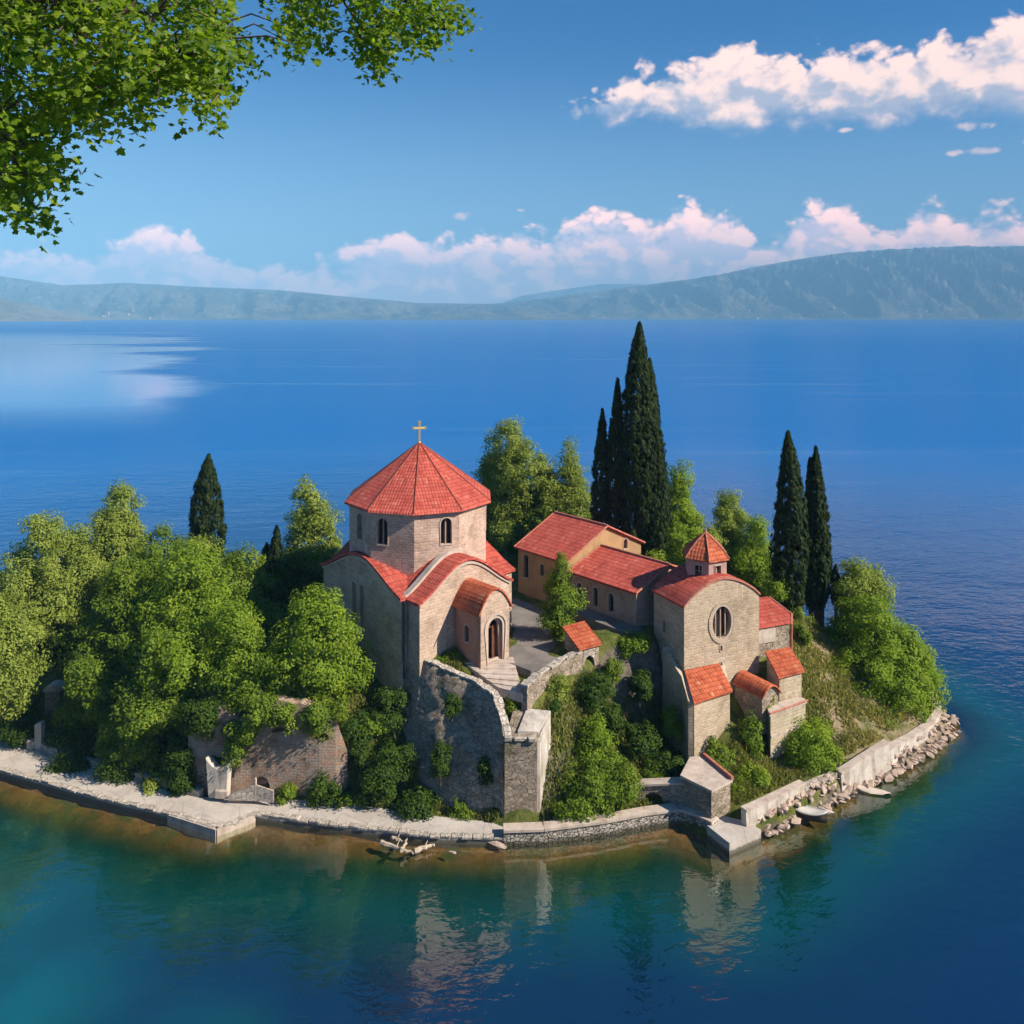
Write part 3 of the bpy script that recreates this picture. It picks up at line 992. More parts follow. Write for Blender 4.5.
class Opening:
    """an opening to be cut into a wall and dressed with frame, pane and bars"""
    def __init__(self, ring, t, nrm, depth=0.28, frame=0.09, bars=1, label=None, name='window', bar_h=0, fmat='frame'):
        self.ring, self.t, self.n = [Vector(p) for p in ring], Vector(t).normalized(), Vector(nrm).normalized()
        self.depth, self.fw, self.bars, self.label, self.name, self.bar_h, self.fmat = depth, frame, bars, label, name, bar_h, fmat

    def cutter(self, mb):
        mb.extrude([p + self.n * 0.15 for p in self.ring], -self.n * (0.15 + self.depth))

    def dress(self, parent):
        f = MB()
        if self.fw:
            f.band([p - self.n * 0.06 for p in grow(self.ring, -0.004)], [p - self.n * 0.06 for p in grow(self.ring, self.fw)], self.n * 0.10)
        else:
            f.band([p - self.n * 0.12 for p in grow(self.ring, -0.05)], [p - self.n * 0.12 for p in grow(self.ring, 0.004)], self.n * 0.06)
        o = f.build(self.name, M[self.fmat], parent)
        if self.label: o['label'] = self.label
        p = MB()
        p.extrude([q - self.n * (self.depth - 0.02) for q in grow(self.ring, 0.02)], -self.n * 0.03)
        p.build('pane', M['pane'], o)
        lo_, hi_ = min(q.z for q in self.ring), max(q.z for q in self.ring)
        cx = sum((q.dot(self.t) for q in self.ring)) / len(self.ring)
        us = [q.dot(self.t) for q in self.ring]
        w_ = max(us) - min(us)
        c0 = self.ring[0] + self.t * (cx - self.ring[0].dot(self.t))
        if self.bars or self.bar_h:
            bm_ = MB()
            for i in range(self.bars):
                x = (i + 1) / (self.bars + 1) - 0.5
                hh = (hi_ - lo_) * (0.5 * (1 - 0.25 * (2 * x) ** 2) if self.bars > 1 else 0.49)
                c = Vector((c0.x, c0.y, (lo_ + hi_) / 2)) + self.t * (x * w_) - self.n * 0.15
                bm_.box(c, self.t * 0.035, self.n * 0.035, (0, 0, hh))
            for i in range(self.bar_h):
                z = lo_ + (hi_ - lo_) * (i + 1) / (self.bar_h + 1)
                bm_.box(Vector((c0.x, c0.y, z)) - self.n * 0.155, self.t * (w_ / 2), self.n * 0.025, (0, 0, 0.025))
            bm_.build('mullion', M['mullion'], o)
        return o


def gable_f(s): return 0.45 * (1 - s * s) + 0.55 * (0.5 + 0.5 * math.cos(PI * s))


def profile(half, ze, rise, over=0.0, k=18, f=gable_f):
    out = []
    for s in np.linspace(-1, 1, k + 1):
        z = ze + rise * f(s)
        out.append((s * half, z))
    if over:
        (a0, z0), (a1, z1) = out[0], out[1]
        sl_ = (z1 - z0) / (a1 - a0)
        out.insert(0, (a0 - over, z0 - over * max(sl_, 0.12)))
        out.append((-out[0][0], out[0][1]))
    return out


def arch_body(mb, mapf, half, zb, ze, rise, a0, a1, f=gable_f, drop=0.03):
    ring = [(-half, zb), (half, zb)] + [(s, z - drop) for s, z in reversed(profile(half, ze, rise, f=f))]
    A = [mapf(s, a0, z) for s, z in ring]
    B = [mapf(s, a1, z) for s, z in ring]
    n = len(A)
    mb.mesh_(A + B, [tuple(range(n - 1, -1, -1)), tuple(range(n, 2 * n))] + [(i, (i + 1) % n, n + (i + 1) % n, n + i) for i in range(n)])


def arch_roof(mb, mapf, half, ze, rise, a0, a1, thick=0.15, over=0.16, f=gable_f):
    pr = profile(half, ze, rise, over, f=f)
    n = len(pr)
    vs = []
    for a in (a0, a1):
        vs += [mapf(s, a, z + thick) for s, z in pr] + [mapf(s, a, z) for s, z in pr]
    fs = []
    for i in range(n - 1):
        fs += [(i, i + 1, 2 * n + i + 1, 2 * n + i), (n + i, 3 * n + i, 3 * n + i + 1, n + i + 1), (i, n + i, n + i + 1, i + 1), (2 * n + i, 2 * n + i + 1, 3 * n + i + 1, 3 * n + i)]
    fs += [(0, 2 * n, 3 * n, n), (n - 1, 2 * n - 1, 4 * n - 1, 3 * n - 1)]
    mb.mesh_(vs, fs)


def ridge_line(mb, p, q, r=0.085, n=0):
    """row of overlapping half-round cap tiles"""
    p, q = Vector(p), Vector(q)
    L = (q - p).length
    k = max(2, int(L / 0.36))
    for i in range(k):
        a, c = p.lerp(q, i / k), p.lerp(q, (i + 1.12) / k)
        mb.tube([a, c], [r * 1.12, r * 0.92], 7)


# ------------------------------------------------------------------ domed church
CH = Fr(-5.76, 52.1, R(41.5))
church = root('domed_church', CH.p(0, 0, 5), 'large domed stone church with red octagonal cone roof and gold cross', 'church')
cutN, cutT = MB(), MB()
lw = []
zmid = 6.75
for off in (-0.62, 0.22):
    c = CH.p(-4.1, off, zmid)
    lw.append(Opening(lancet(CH.n, -CH.u, c, 0.46, 2.7), CH.n, -CH.u, 0.4, 0.16, 0))
rw = Opening(lancet(CH.n, CH.u, CH.p(3.9, 0, 6.9), 0.5, 2.4), CH.n, CH.u, 0.35, 0.14, 0)
for o_ in lw + [rw]: o_.cutter(cutT)
mb = MB(); arch_body(mb, lambda s, a, z: CH.p(a, s, z), 4.25, 4.4, 9.6, 1.5, -4.1, 3.9)
wall_t = mb.build('wall', M['church'], church, cut=cutT)
for o_ in lw + [rw]: o_.dress(church)
mb = MB()
mb.box(CH.p(-4.09, 0, 5.25), CH.u * 0.10, CH.n * 4.32, (0, 0, 0.9))          # plinth course
mb.build('plinth', M['church'], church)
mb = MB(); arch_body(mb, lambda s, a, z: CH.p(s - 0.54, a, z), 3.2, 4.9, 9.55, 1.75, -4.3, 5.45)
mb.build('wall', M['church'], church)
mb = MB(); arch_roof(mb, lambda s, a, z: CH.p(a, s, z), 4.25, 9.6, 1.5, -4.26, 4.06)
mb.build('roof', M['tile'], church)
mb = MB(); arch_roof(mb, lambda s, a, z: CH.p(s - 0.54, a, z), 3.2, 9.55, 1.78, -4.46, 5.63)
mb.build('roof', M['tile'], church)
mb = MB(); arch_roof(mb, lambda s, a, z: CH.p(s - 0.54, a, z), 3.26, 9.62, 1.86, 3.98, 4.36, 0.2, 0.12)
mb.build('roof_coping', M['coping'], church)
mb = MB(); arch_roof(mb, lambda s, a, z: CH.p(s - 0.54, a, z), 3.2, 9.36, 1.74, 5.40, 5.54, 0.16, 0.02)   # moulded verge over the gable
mb.build('gable_cornice', M['frame'], church)
mb = MB(); arch_roof(mb, lambda s, a, z: CH.p(a, s, z), 4.25, 9.43, 1.46, -4.19, -4.06, 0.14, 0.02)
mb.build('gable_cornice', M['frame'], church)
mb = MB(); mb.tube([CH.p(-4.0, 4.33, 5.3), CH.p(-4.0, 4.33, 9.55)], 0.06, 6)
mb.build('downpipe', M['iron'], church)
# drum
aC = math.atan2(-52.1, 5.76) + R(-4)
ND = 10
cor = [aC + k * 2 * PI / ND for k in range(ND)]
def ring8(r, z): return [CH.p(0.17, -0.1, z) + Vector((math.cos(a) * r, math.sin(a) * r, 0)) for a in cor]
cutD, dw = MB(), []
for k in range(ND):
    p, q = ring8(4.28, 0)[k], ring8(4.28, 0)[(k + 1) % ND]
    t = (q - p).normalized()
    nn = Vector((t.y, -t.x, 0))
    off = {0: 0.55, ND - 1: -0.62}.get(k, 0.0)
    if k % 2 == 0 or k == ND - 1:
        c = (p + q) / 2 + t * off + Vector((0, 0, 11.95))
        dw.append(Opening(lancet(t, nn, c, 0.66, 1.5, 9), t, nn, 0.3, 0.07, 1))
for o_ in dw: o_.cutter(cutD)
mb = MB(); mb.prism([(p.x, p.y) for p in ring8(4.28, 0)], 13.86, 9.2)
drum = mb.build('drum', M['drum'], church, cut=cutD)
for o_ in dw: o_.dress(drum)
mb = MB(); mb.band(ring8(4.2, 13.62), ring8(4.36, 13.62), (0, 0, 0.14)); mb.band(ring8(4.2, 13.76), ring8(4.41, 13.76), (0, 0, 0.11))
mb.build('cornice', M['drum'], drum)
levels = [(4.60, 13.80), (4.56, 13.92), (4.12, 14.24), (0.06, 17.2)]
mb = MB()
rings = [ring8(r, z) for r, z in levels]
for a, c in zip(rings[:-1], rings[1:]):
    for k in range(ND):
        mb.poly([a[k], a[(k + 1) % ND], c[(k + 1) % ND], c[k]])
mb.poly(list(reversed(rings[0]))); mb.poly(rings[-1])
croof = mb.build('dome_roof', M['tile_fine'], church)
mb = MB()
for k in range(ND):
    ridge_line(mb, rings[1][k] + Vector((0, 0, .0)), rings[2][k] + Vector((0, 0, .0)), 0.045)
    ridge_line(mb, rings[2][k] + Vector((0, 0, .0)), rings[3][k] + Vector((0, 0, .0)), 0.045)
mb.build('hip_tile', M['hip'], croof)
mb = MB()
tp = CH.p(0.17, -0.1, 17.15)
mb.tube([tp, tp + Vector((0, 0, .12))], [0.13, 0.07], 8)
mb.box(tp + Vector((0, 0, 0.68)), (0.055, 0, 0), (0, 0.05, 0), (0, 0, 0.62))
mb.box(tp + Vector((0, 0, 0.96)), (0.31, 0.10, 0.0), (-0.015, 0.05, 0), (0, 0, 0.058))
for q in ((0.33, .107, .96), (-0.33, -.107, .96), (0, 0, 1.32)):
    mb.box(tp + Vector(q), (0.075, 0, 0), (0, 0.065, 0), (0, 0, 0.075))
mb.build('cross', M['gold'], church, bevel=0.01)
# porch
PC, PH = -0.39, 0.99
cutP = MB()
door = Opening(lancet(CH.u, CH.n, CH.p(PC + 0.05, 7.7, 6.2), 1.02, 2.42, 11), CH.u, CH.n, 0.62, 0.0, 0)
sw = Opening(lancet(CH.n, -CH.u, CH.p(PC - PH, 6.55, 7.25), 0.42, 0.95), CH.n, -CH.u, 0.25, 0.05, 0)
door.cutter(cutP); sw.cutter(cutP)
porch_f = lambda s: max(0, 1 - abs(s) ** 1.9)
mb = MB(); arch_body(mb, lambda s, a, z: CH.p(s + PC, a, z), PH, 5.5, 9.3, 0.88, 5.3, 7.7, porch_f)
porch = mb.build('porch', M['porch'], church, cut=cutP)
sw.dress(porch)
mb = MB(); arch_roof(mb, lambda s, a, z: CH.p(s + PC, a, z), PH, 9.3, 0.88, 5.2, 7.84, 0.12, 0.2, porch_f)
mb.build('roof', M['tile_orange'], porch)
mb = MB()                                             # pale dressed facing of the porch front with nested arch mouldings
fring = [CH.p(PC - PH - .015, 7.70, 5.6), CH.p(PC + PH + .015, 7.70, 5.6)] + [CH.p(s + PC, 7.70, z - .03) for s, z in reversed(profile(PH + .015, 9.3, 0.88, f=porch_f))]
cutF = MB(); cutF.extrude([p + CH.n * 0.3 for p in grow(door.ring, 0.16)], -CH.n * 0.6)
mb.extrude(fring, CH.n * 0.05)
mb.build('front_facing', M['church'], porch, cut=cutF)
mb = MB()
mb.band([p + CH.n * 0.01 for p in grow(door.ring, 0.0)], [p + CH.n * 0.01 for p in grow(door.ring, 0.17)], CH.n * 0.02)
mb.band([p + CH.n * 0.03 for p in grow(door.ring, 0.15)], [p + CH.n * 0.03 for p in grow(door.ring, 0.28)], CH.n * 0.07)
mb.band([p - CH.n * 0.30 for p in grow(door.ring, -0.14)], [p - CH.n * 0.30 for p in grow(door.ring, 0.0)], CH.n * 0.12)
mb.build('arch_moulding', M['frame'], porch)
mb = MB(); mb.extrude([p - CH.n * 0.58 for p in door.ring], -CH.n * 0.04)
dr = mb.build('door', M['pane'], porch)
mb = MB()
mb.box(CH.p(PC + 0.33, 7.26, 7.15), CH.u * 0.17, CH.n * 0.03, (0, 0, 0.95))
mb.box(CH.p(PC - 0.12, 7.2, 8.0), CH.u * 0.3, CH.n * 0.03, (0, 0, 0.05))
mb.build('door_leaf', M['wood'], dr)

# ------------------------------------------------------------------ monastery houses
HS = Fr(3.75, 54.0, R(-49.5))


def gable_house(name, label, fr, u0, u1, n0, n1, zb, ze, zr, wm, rm, wins, gwins=(), over=0.22, gover=0.14):
    rt = root(name, fr.p((u0 + u1) / 2, (n0 + n1) / 2, zb), label, 'house')
    nm_ = (n0 + n1) / 2
    ring = [(n1, zb), (n1, ze), (nm_, zr), (n0, ze), (n0, zb)]
    mb = MB()
    mb.extrude([fr.p(u0, n, z) for n, z in ring], fr.u * (u1 - u0))
    ops = [Opening(lancet(fr.u, fr.n, fr.p(u, n1, z), w_, h_), fr.u, fr.n, 0.25, 0.05, 0) for u, z, w_, h_ in wins]
    ops += [Opening(lancet(fr.n, fr.u, fr.p(u1, n, z), w_, h_), fr.n, fr.u, 0.25, 0.05, 0) for n, z, w_, h_ in gwins]
    ct = None
    if ops:
        ct = MB()
        for o_ in ops: o_.cutter(ct)
    mb.build('wall', wm, rt, cut=ct)
    for o_ in ops: o_.dress(rt)
    mb = MB()
    sl_ = (zr - ze) / (n1 - nm_)
    th = 0.14
    a, c = u0 - gover, u1 + gover
    for sgn, ne in ((1, n1 + over), (-1, n0 - over)):
        zee = ze - over * sl_
        q = [(ne, zee + .02), (nm_, zr + .02), (nm_, zr + th + .02), (ne, zee + th + .02)]
        mb.extrude([fr.p(a, n, z) for n, z in q], fr.u * (c - a))
    rf = mb.build('roof', rm, rt)
    mb = MB()
    ridge_line(mb, fr.p(a, nm_, zr + th + .03), fr.p(c, nm_, zr + th + .03))
    mb.build('ridge_tile', M['ridge'], rf)
    for uu in (a - .03, c + .03):
        mb = MB()
        for sgn, ne in ((1, n1 + over), (-1, n0 - over)):
            ridge_line(mb, fr.p(uu, ne, ze - over * sl_ + th), fr.p(uu, nm_, zr + th), 0.065)
        mb.build('verge_tile', M['ridge'], rf)
    return rt, rf


h1, _ = gable_house('monastery_house', 'tall ochre house with red gable roof directly behind the church court', HS, -4.35 - .65, -0.25, -7.0, 0.1, 5.6, 9.3, 10.95,
                    M['ochre'], M['tile'], [(-4.2, 7.4, 0.55, 1.6), (-2.6, 7.9, 0.4, 0.8)], [(-5.4, 9.2, .4, .7)])
h2, h2r = gable_house('stone_house', 'low stone house with long red roof and three arched windows beside the ochre house', HS, 0.05, 5.45, -5.75, 0.0, 5.8, 8.75, 9.75,
                      M['housewall'], M['tile'], [(0.75, 7.1, 0.4, 1.15), (2.15, 7.1, 0.42, 1.2), (3.45, 7.1, 0.46, 1.15)])
mb = MB()
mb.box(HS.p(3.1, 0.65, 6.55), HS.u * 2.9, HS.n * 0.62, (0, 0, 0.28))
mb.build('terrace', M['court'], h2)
tw = Fr(9.5, 46.9, R(24))

# ------------------------------------------------------------------ tower church
tower = root('tower_church', tw.p(2.6, -2, 0.8), 'tall narrow stone church front with oval window, red barrel roof and small lantern', 'church')
tf = lambda s: max(0.0, 1 - abs(s) ** 1.75) ** 0.92
cutW = MB()
ov = Opening(oval(tw.u, tw.p(2.55, 0, 7.72), 0.66, 0.92), tw.u, tw.n, 0.35, 0.12, 3, name='oval_window')
slit = Opening(lancet(tw.u, tw.n, tw.p(2.5, 0, 6.12), 0.17, 0.34), tw.u, tw.n, 0.2, 0.05, 0, name='niche')
slit2 = Opening(lancet(tw.u, tw.n, tw.p(2.5, 0, 5.0), 0.13, 0.5), tw.u, tw.n, 0.2, 0.05, 0, name='slit_window')
sidew = Opening(lancet(tw.n, -tw.u, tw.p(0, -1.9, 6.9), 0.24, 0.7), tw.n, -tw.u, 0.2, 0.04, 0, name='slit_window')
for o_ in (ov, slit, slit2, sidew): o_.cutter(cutW)
mb = MB(); arch_body(mb, lambda s, a, z: tw.p(s + 2.6, a, z), 2.6, 0.3, 8.95, 1.2, -3.0, 0.0, tf)
mb.build('wall', M['tower'], tower, cut=cutW)
for o_ in (ov, slit, slit2, sidew): o_.dress(tower)
mb = MB(); mb.band(grow(ov.ring, 0.11), grow(ov.ring, 0.24), tw.n * 0.05)
mb.build('outer_moulding', M['tower'], tower)
mb = MB(); arch_roof(mb, lambda s, a, z: tw.p(s + 2.6, a, z), 2.6, 8.97, 1.2, -3.12, -0.12, 0.13, 0.10, tf)
mb.build('roof', M['tile'], tower)
mb = MB(); arch_roof(mb, lambda s, a, z: tw.p(s + 2.6, a, z), 2.6, 8.95, 1.2, -0.13, 0.07, 0.13, 0.05, tf)
mb.build('verge', M['ridge'], tower)
# lantern
LC = tw.p(2.75, -1.75, 0)
def ring6(r, z): return [Vector((LC.x, LC.y, z)) + Vector((math.cos(a) * r, math.sin(a) * r, 0)) for a in [math.atan2(-LC.y, -LC.x) + R(8) + k * PI / 3 for k in range(6)]]
cutL, lws = MB(), []
for k in range(6):
    p, q = ring6(1.27, 0)[k], ring6(1.27, 0)[(k + 1) % 6]
    t = (q - p).normalized(); nn = Vector((t.y, -t.x, 0)); c = (p + q) / 2 + Vector((0, 0, 9.98))
    rr = [c - t * .22, c + t * .22, c + t * .22 + Vector((0, 0, .74)), c - t * .22 + Vector((0, 0, .74))]
    lws.append(Opening(rr, t, nn, 0.2, 0.05, 1, bar_h=1))
for o_ in lws: o_.cutter(cutL)
mb = MB(); mb.prism([(p.x, p.y) for p in ring6(1.27, 0)], 11.02, 9.3)
lant = mb.build('lantern', M['pink'], tower, cut=cutL)
for o_ in lws: o_.dress(lant)
mb = MB(); mb.band(ring6(1.15, 9.62), ring6(1.40, 9.62), (0, 0, 0.14))
mb.build('lantern_sill', M['pink'], lant)
lv = [(1.43, 10.98), (1.43, 11.05), (1.12, 11.46), (0.56, 11.98), (0.07, 12.33), (0.02, 12.68)]
mb = MB(); rg = [ring6(r, z) for r, z in lv]
for a, c in zip(rg[:-1], rg[1:]):
    for k in range(6): mb.poly([a[k], a[(k + 1) % 6], c[(k + 1) % 6], c[k]])
mb.poly(list(reversed(rg[0]))); mb.poly(rg[-1])
lroof = mb.build('lantern_roof', M['tile_orange'], lant)
mb = MB()
for k in range(6):
    for a, c in zip(rg[1:4], rg[2:5]): ridge_line(mb, a[k] + Vector((0, 0, .01)), c[k] + Vector((0, 0, .01)), 0.045)
mb.build('hip_tile', M['ridge'], lroof)
# lower bay with lean-to roof
F0, G0, G1, F1 = tw.p(0.02, 0.0), Vector((9.68, 45.15, 0)), Vector((11.95, 46.62, 0)), tw.p(2.75, 0.0)
mb = MB(); mb.prism([(p.x, p.y) for p in (G0, G1, F1, F0)], [4.42, 4.42, 5.3, 5.3], 0.3)
bay = mb.build('lower_bay', M['tower'], tower)
mb = MB()
q = [G0 + Vector((-.06, -.16, 0)), G1 + Vector((.12, -.10, 0)), tw.p(2.35, 0.03), tw.p(0.0, 0.03)]
zq = [4.36, 4.36, 5.28, 5.28]
mb.prism([(p.x, p.y) for p in q], [z + 0.19 for z in zq], [z + 0.05 for z in zq])
mb.build('lean_to_roof', M['tile_orange'], bay)
# raking buttress on the shaded side
B0, B1, B2, B3 = tw.p(-0.42, -1.5), tw.p(0.0, -1.5), Vector((9.67, 45.16, 0)), Vector((9.38, 45.22, 0))
Pm0, Pm1 = Vector((9.28, 46.55, 0)), tw.p(0, 0.02)
mb = MB(); mb.prism([(p.x, p.y) for p in (B3, B2, Pm1, Pm0)], [4.5, 4.5, 5.25, 5.25], 0.3)
mb.prism([(p.x, p.y) for p in (Pm0, Pm1, B1, B0)], [5.25, 5.25, 6.25, 6.25], 0.3)
mb.build('buttress', M['tower'], tower)

# ------------------------------------------------------------------ annexes on the right of the tower
an = root('side_chapel', (15.2, 51, 4), 'small side chapel with dark red roof against the right flank of the tower', 'chapel')
P = [(14.2, 49.75), (16.55, 50.75), (16.75, 51.6), (15.9, 53.1), (13.4, 52.2)]
mb = MB(); mb.prism(P, [6.66, 6.66, 6.8, 7.3, 7.3], 3.6); mb.build('wall', M['rubble'], an)
mb = MB(); mb.prism([(14.1, 49.62), (16.6, 50.66), (16.88, 51.6), (16.0, 53.2), (13.3, 52.3)], [6.80, 6.80, 6.94, 7.45, 7.45], [6.67, 6.67, 6.81, 7.32, 7.32]); mb.build('roof', M['tile'], an)
d_ = Vector((16.55 - 14.2, 50.75 - 49.75, 0)).normalized(); dn = Vector((d_.y, -d_.x, 0))
mb = MB(); mb.box(Vector((15.0, 50.09, 6.15)) + dn * 0.01, d_ * 0.62, dn * 0.05, (0, 0, 0.38)); mb.build('plaster_panel', M['coping'], an)
mb = MB(); mb.tube([(16.68, 50.8, 4.0), (16.7, 50.8, 6.6), (16.98, 51.6, 6.9), (16.1, 53.2, 7.4)], 0.07, 6); mb.build('verge', M['ridge'], an)

an = root('stone_hut', (15.5, 48, 3.2), 'small cream hut with orange tiled roof stepping down below the side chapel', 'hut')
mb = MB(); mb.prism([(14.85, 47.2), (16.35, 48.0), (16.1, 49.3), (14.6, 48.7)], [4.95, 4.95, 5.6, 5.6], 3.0); mb.build('wall', M['cream'], an)
mb = MB(); mb.prism([(14.72, 46.98), (16.5, 47.9), (16.15, 49.4), (14.5, 48.75)], [5.05, 5.05, 5.78, 5.78], [4.93, 4.93, 5.66, 5.66]); mb.build('roof', M['tile_orange'], an)

an = root('barrel_shed', (13.7, 47.3, 2.5), 'low shed with curved orange roof tucked between tower and cream hut', 'shed')
ax0, ax1 = Vector((13.1, 48.4, 0)), Vector((14.2, 46.5, 0))
bd = (ax1 - ax0).normalized(); bn = Vector((-bd.y, bd.x, 0))
bmap = lambda s, a, z: Vector((ax0.x, ax0.y, z)) + bd * a + bn * s
mb = MB(); arch_body(mb, bmap, 0.62, 2.2, 4.3, 0.42, 0.05, 2.1, lambda s: 1 - s * s); mb.build('wall', M['rubble'], an)
mb = MB(); arch_roof(mb, bmap, 0.62, 4.32, 0.42, 0, 2.25, 0.1, 0.1, lambda s: 1 - s * s); mb.build('roof', M['tile_orange'], an)

an = root('terrace_wall', (15.2, 46.6, 0.8), 'tall cream block wall with a flat slab top below the cream hut', 'wall')
Wq = [(13.95, 45.85), (16.35, 47.35), (16.1, 48.2), (14.1, 47.2)]
mb = MB(); mb.prism(Wq, 3.45, 0.4); mb.build('wall', M['cream'], an)
mb = MB(); mb.prism([(13.87, 45.74), (16.44, 47.33), (16.15, 48.3), (14.05, 47.3)], 3.58, 3.452); sl0 = mb.build('slab', M['coping'], an)
mb = MB(); q0, q1 = Vector((13.87, 45.73, 3.60)), Vector((16.44, 47.32, 3.60)); ridge_line(mb, q0, q1, 0.05); mb.build('brick_edge', M['ridge'], sl0)
wd = (Vector((16.35, 47.35, 0)) - Vector((13.95, 45.85, 0))).normalized(); wn = Vector((wd.y, -wd.x, 0))
mb = MB(); mb.box(Vector((15.15, 46.6, 2.3)), wd * 1.42, wn * 0.05, (0, 0, 0.07)); mb.build('string_course', M['coping'], an)
mb = MB(); mb.prism([(16.0, 47.05), (16.5, 47.35), (16.9, 46.9), (16.3, 46.5)], 1.3, 0.4); mb.build('corner_block', M['rubble'], an)

# ------------------------------------------------------------------ gatehouse, retaining wall, bastion, parapet, steps
gt = root('gatehouse', (3.9, 47.2, 5), 'little gate shelter with orange tiled roof at the end of the court parapet', 'gatehouse')
gd = Vector((1.35, 0.9, 0)).normalized(); gn = Vector((gd.y, -gd.x, 0))
g0 = Vector((3.75, 46.55, 0))
def gp(u, n, z): q = g0 + gd * u + gn * n; return (q.x, q.y, z)
mb = MB()
mb.prism([gp(-.1, 0, 0)[:2], gp(.25, 0, 0)[:2], gp(.25, -1.3, 0)[:2], gp(-.1, -1.3, 0)[:2]], [6.8, 6.8, 7.35, 7.35], 4.2)
mb.prism([gp(1.0, 0, 0)[:2], gp(1.3, 0, 0)[:2], gp(1.3, -1.3, 0)[:2], gp(1.0, -1.3, 0)[:2]], [6.8, 6.8, 7.35, 7.35], 4.2)
mb.build('pier', M['rubble'], gt)
mb = MB()
ringa = [Vector(gp(0.25 + 0.375 * (1 - math.cos(a)), 0, 5.75 + 0.5 * math.sin(a))) for a in np.linspace(0, PI, 9)]
mb.extrude(ringa + [Vector(gp(1.0, 0, 6.78)), Vector(gp(0.25, 0, 6.78))], -gn * 0.35)
mb.build('arch', M['rubble_clean'], gt)
mb = MB(); mb.prism([gp(-.2, .15, 0)[:2], gp(1.4, .15, 0)[:2], gp(1.4, -1.4, 0)[:2], gp(-.2, -1.4, 0)[:2]], [6.86, 6.86, 7.62, 7.62], [6.74, 6.74, 7.5, 7.5])
mb.build('roof', M['tile_orange'], gt)

top = [(-7.6, 49.6, 5.9), (-6.6, 47.9, 6.15), (-5.6, 46.55, 6.35), (-4.6, 45.6, 6.4), (-3.75, 45.05, 6.25), (-2.9, 44.55, 6.12), (-2.1, 44.1, 6.0), (-1.45, 43.45, 5.9), (-1.0, 42.95, 5.8), (-0.76, 42.55, 5.5), (-0.58, 42.15, 5.1), (-0.42, 41.75, 4.72), (-0.33, 41.40, 4.38)]
foot = [(-8.3, 48.8, 2.4), (-7.4, 46.9, 2.2), (-6.4, 45.3, 1.2), (-5.4, 44.0, .5), (-4.5, 43.1, .3), (-3.6, 42.5, .2), (-2.75, 42.15, .2), (-2.0, 41.95, .2), (-1.3, 41.82, .2), (-0.85, 41.75, .2), (-0.62, 41.62, .2), (-0.46, 41.48, .2), (-0.36, 41.34, .2)]
rw_ = root('retaining_wall', (-3, 43, 0.5), 'high curved rubble retaining wall holding up the church terrace', 'wall')


def resample(pts, n):
    pts = np.array(pts, float)
    d = np.r_[0, np.cumsum(np.linalg.norm(np.diff(pts[:, :2], axis=0), axis=1))]
    t = np.linspace(0, d[-1], n)
    return np.stack([np.interp(t, d, pts[:, i]) for i in range(pts.shape[1])], 1)


tn, fn_ = resample(top, 64), resample(foot, 64)
mb = MB()
rows = 22
for i in range(64):
    for r in range(rows):
        t = r / (rows - 1)
        p = fn_[i] * (1 - t) + tn[i] * t
        bul = 0.22 * math.sin(PI * t) * (0.6 + fbm(p[0] * .8, p[2] * .8, 4.0)) + 0.10 * fbm(p[0] * 2.5, p[2] * 2.5, 1.0) * (t < 1)
        mb.v.append((p[0] - 0.4 * bul, p[1] - bul, p[2] + (0.05 * fbm(p[0] * 3.1, 1.0, 2.0) if r == rows - 1 else 0)))
for i in range(64):                                     # inner lip of the wall head
    p = tn[i]
    mb.v.append((p[0] + 0.22, p[1] + 0.38, p[2] + 0.05 * fbm(p[0] * 3.1, 3.0, 2.0)))
    mb.v.append((p[0] + 0.26, p[1] + 0.42, p[2] - 0.8))
for i in range(63):
    for r in range(rows - 1):
        a = i * rows + r
        mb.f.append((a, a + rows, a + rows + 1, a + 1)); mb.uv.append(None)
    a, c = i * rows + rows - 1, 64 * rows + 2 * i
    mb.f.append((a, a + rows, c + 2, c)); mb.uv.append(None)
    mb.f.append((c, c + 2, c + 3, c + 1)); mb.uv.append(None)
mb.build('wall_face', M['rubble'], rw_, smooth=True)
# rough coping stones along the head
rs = random.Random(4)
def coping_run(pts, parent, mat, w_=0.22, h_=0.10, step=0.34, jit=0.05, name='coping_stone'):
    q = resample(pts, max(2, int(sum(np.linalg.norm(np.diff(np.array(pts)[:, :2], axis=0), axis=1)) / step)))
    mb = MB()
    for a, c in zip(q[:-1], q[1:]):
        a, c = Vector(a), Vector(c)
        d = (c - a); L = d.length; d.normalize(); n = Vector((-d.y, d.x, 0)).normalized()
        mid = (a + c) / 2 + n * 0.0
        k = rs.uniform(.8, 1.15)
        mb.box(mid + Vector((rs.uniform(-jit, jit), rs.uniform(-jit, jit), rs.uniform(-.02, .05))), d * L * .47, n * w_ * k, Vector((0, 0, h_ * k)) + d * rs.uniform(-.02, .02))
    return mb.build(name, mat, parent, bevel=0.02)
coping_run([(p[0] + .1, p[1] + .17, p[2] + .05) for p in top], rw_, M['rubble_clean'], 0.22, 0.065, 0.34, 0.025)

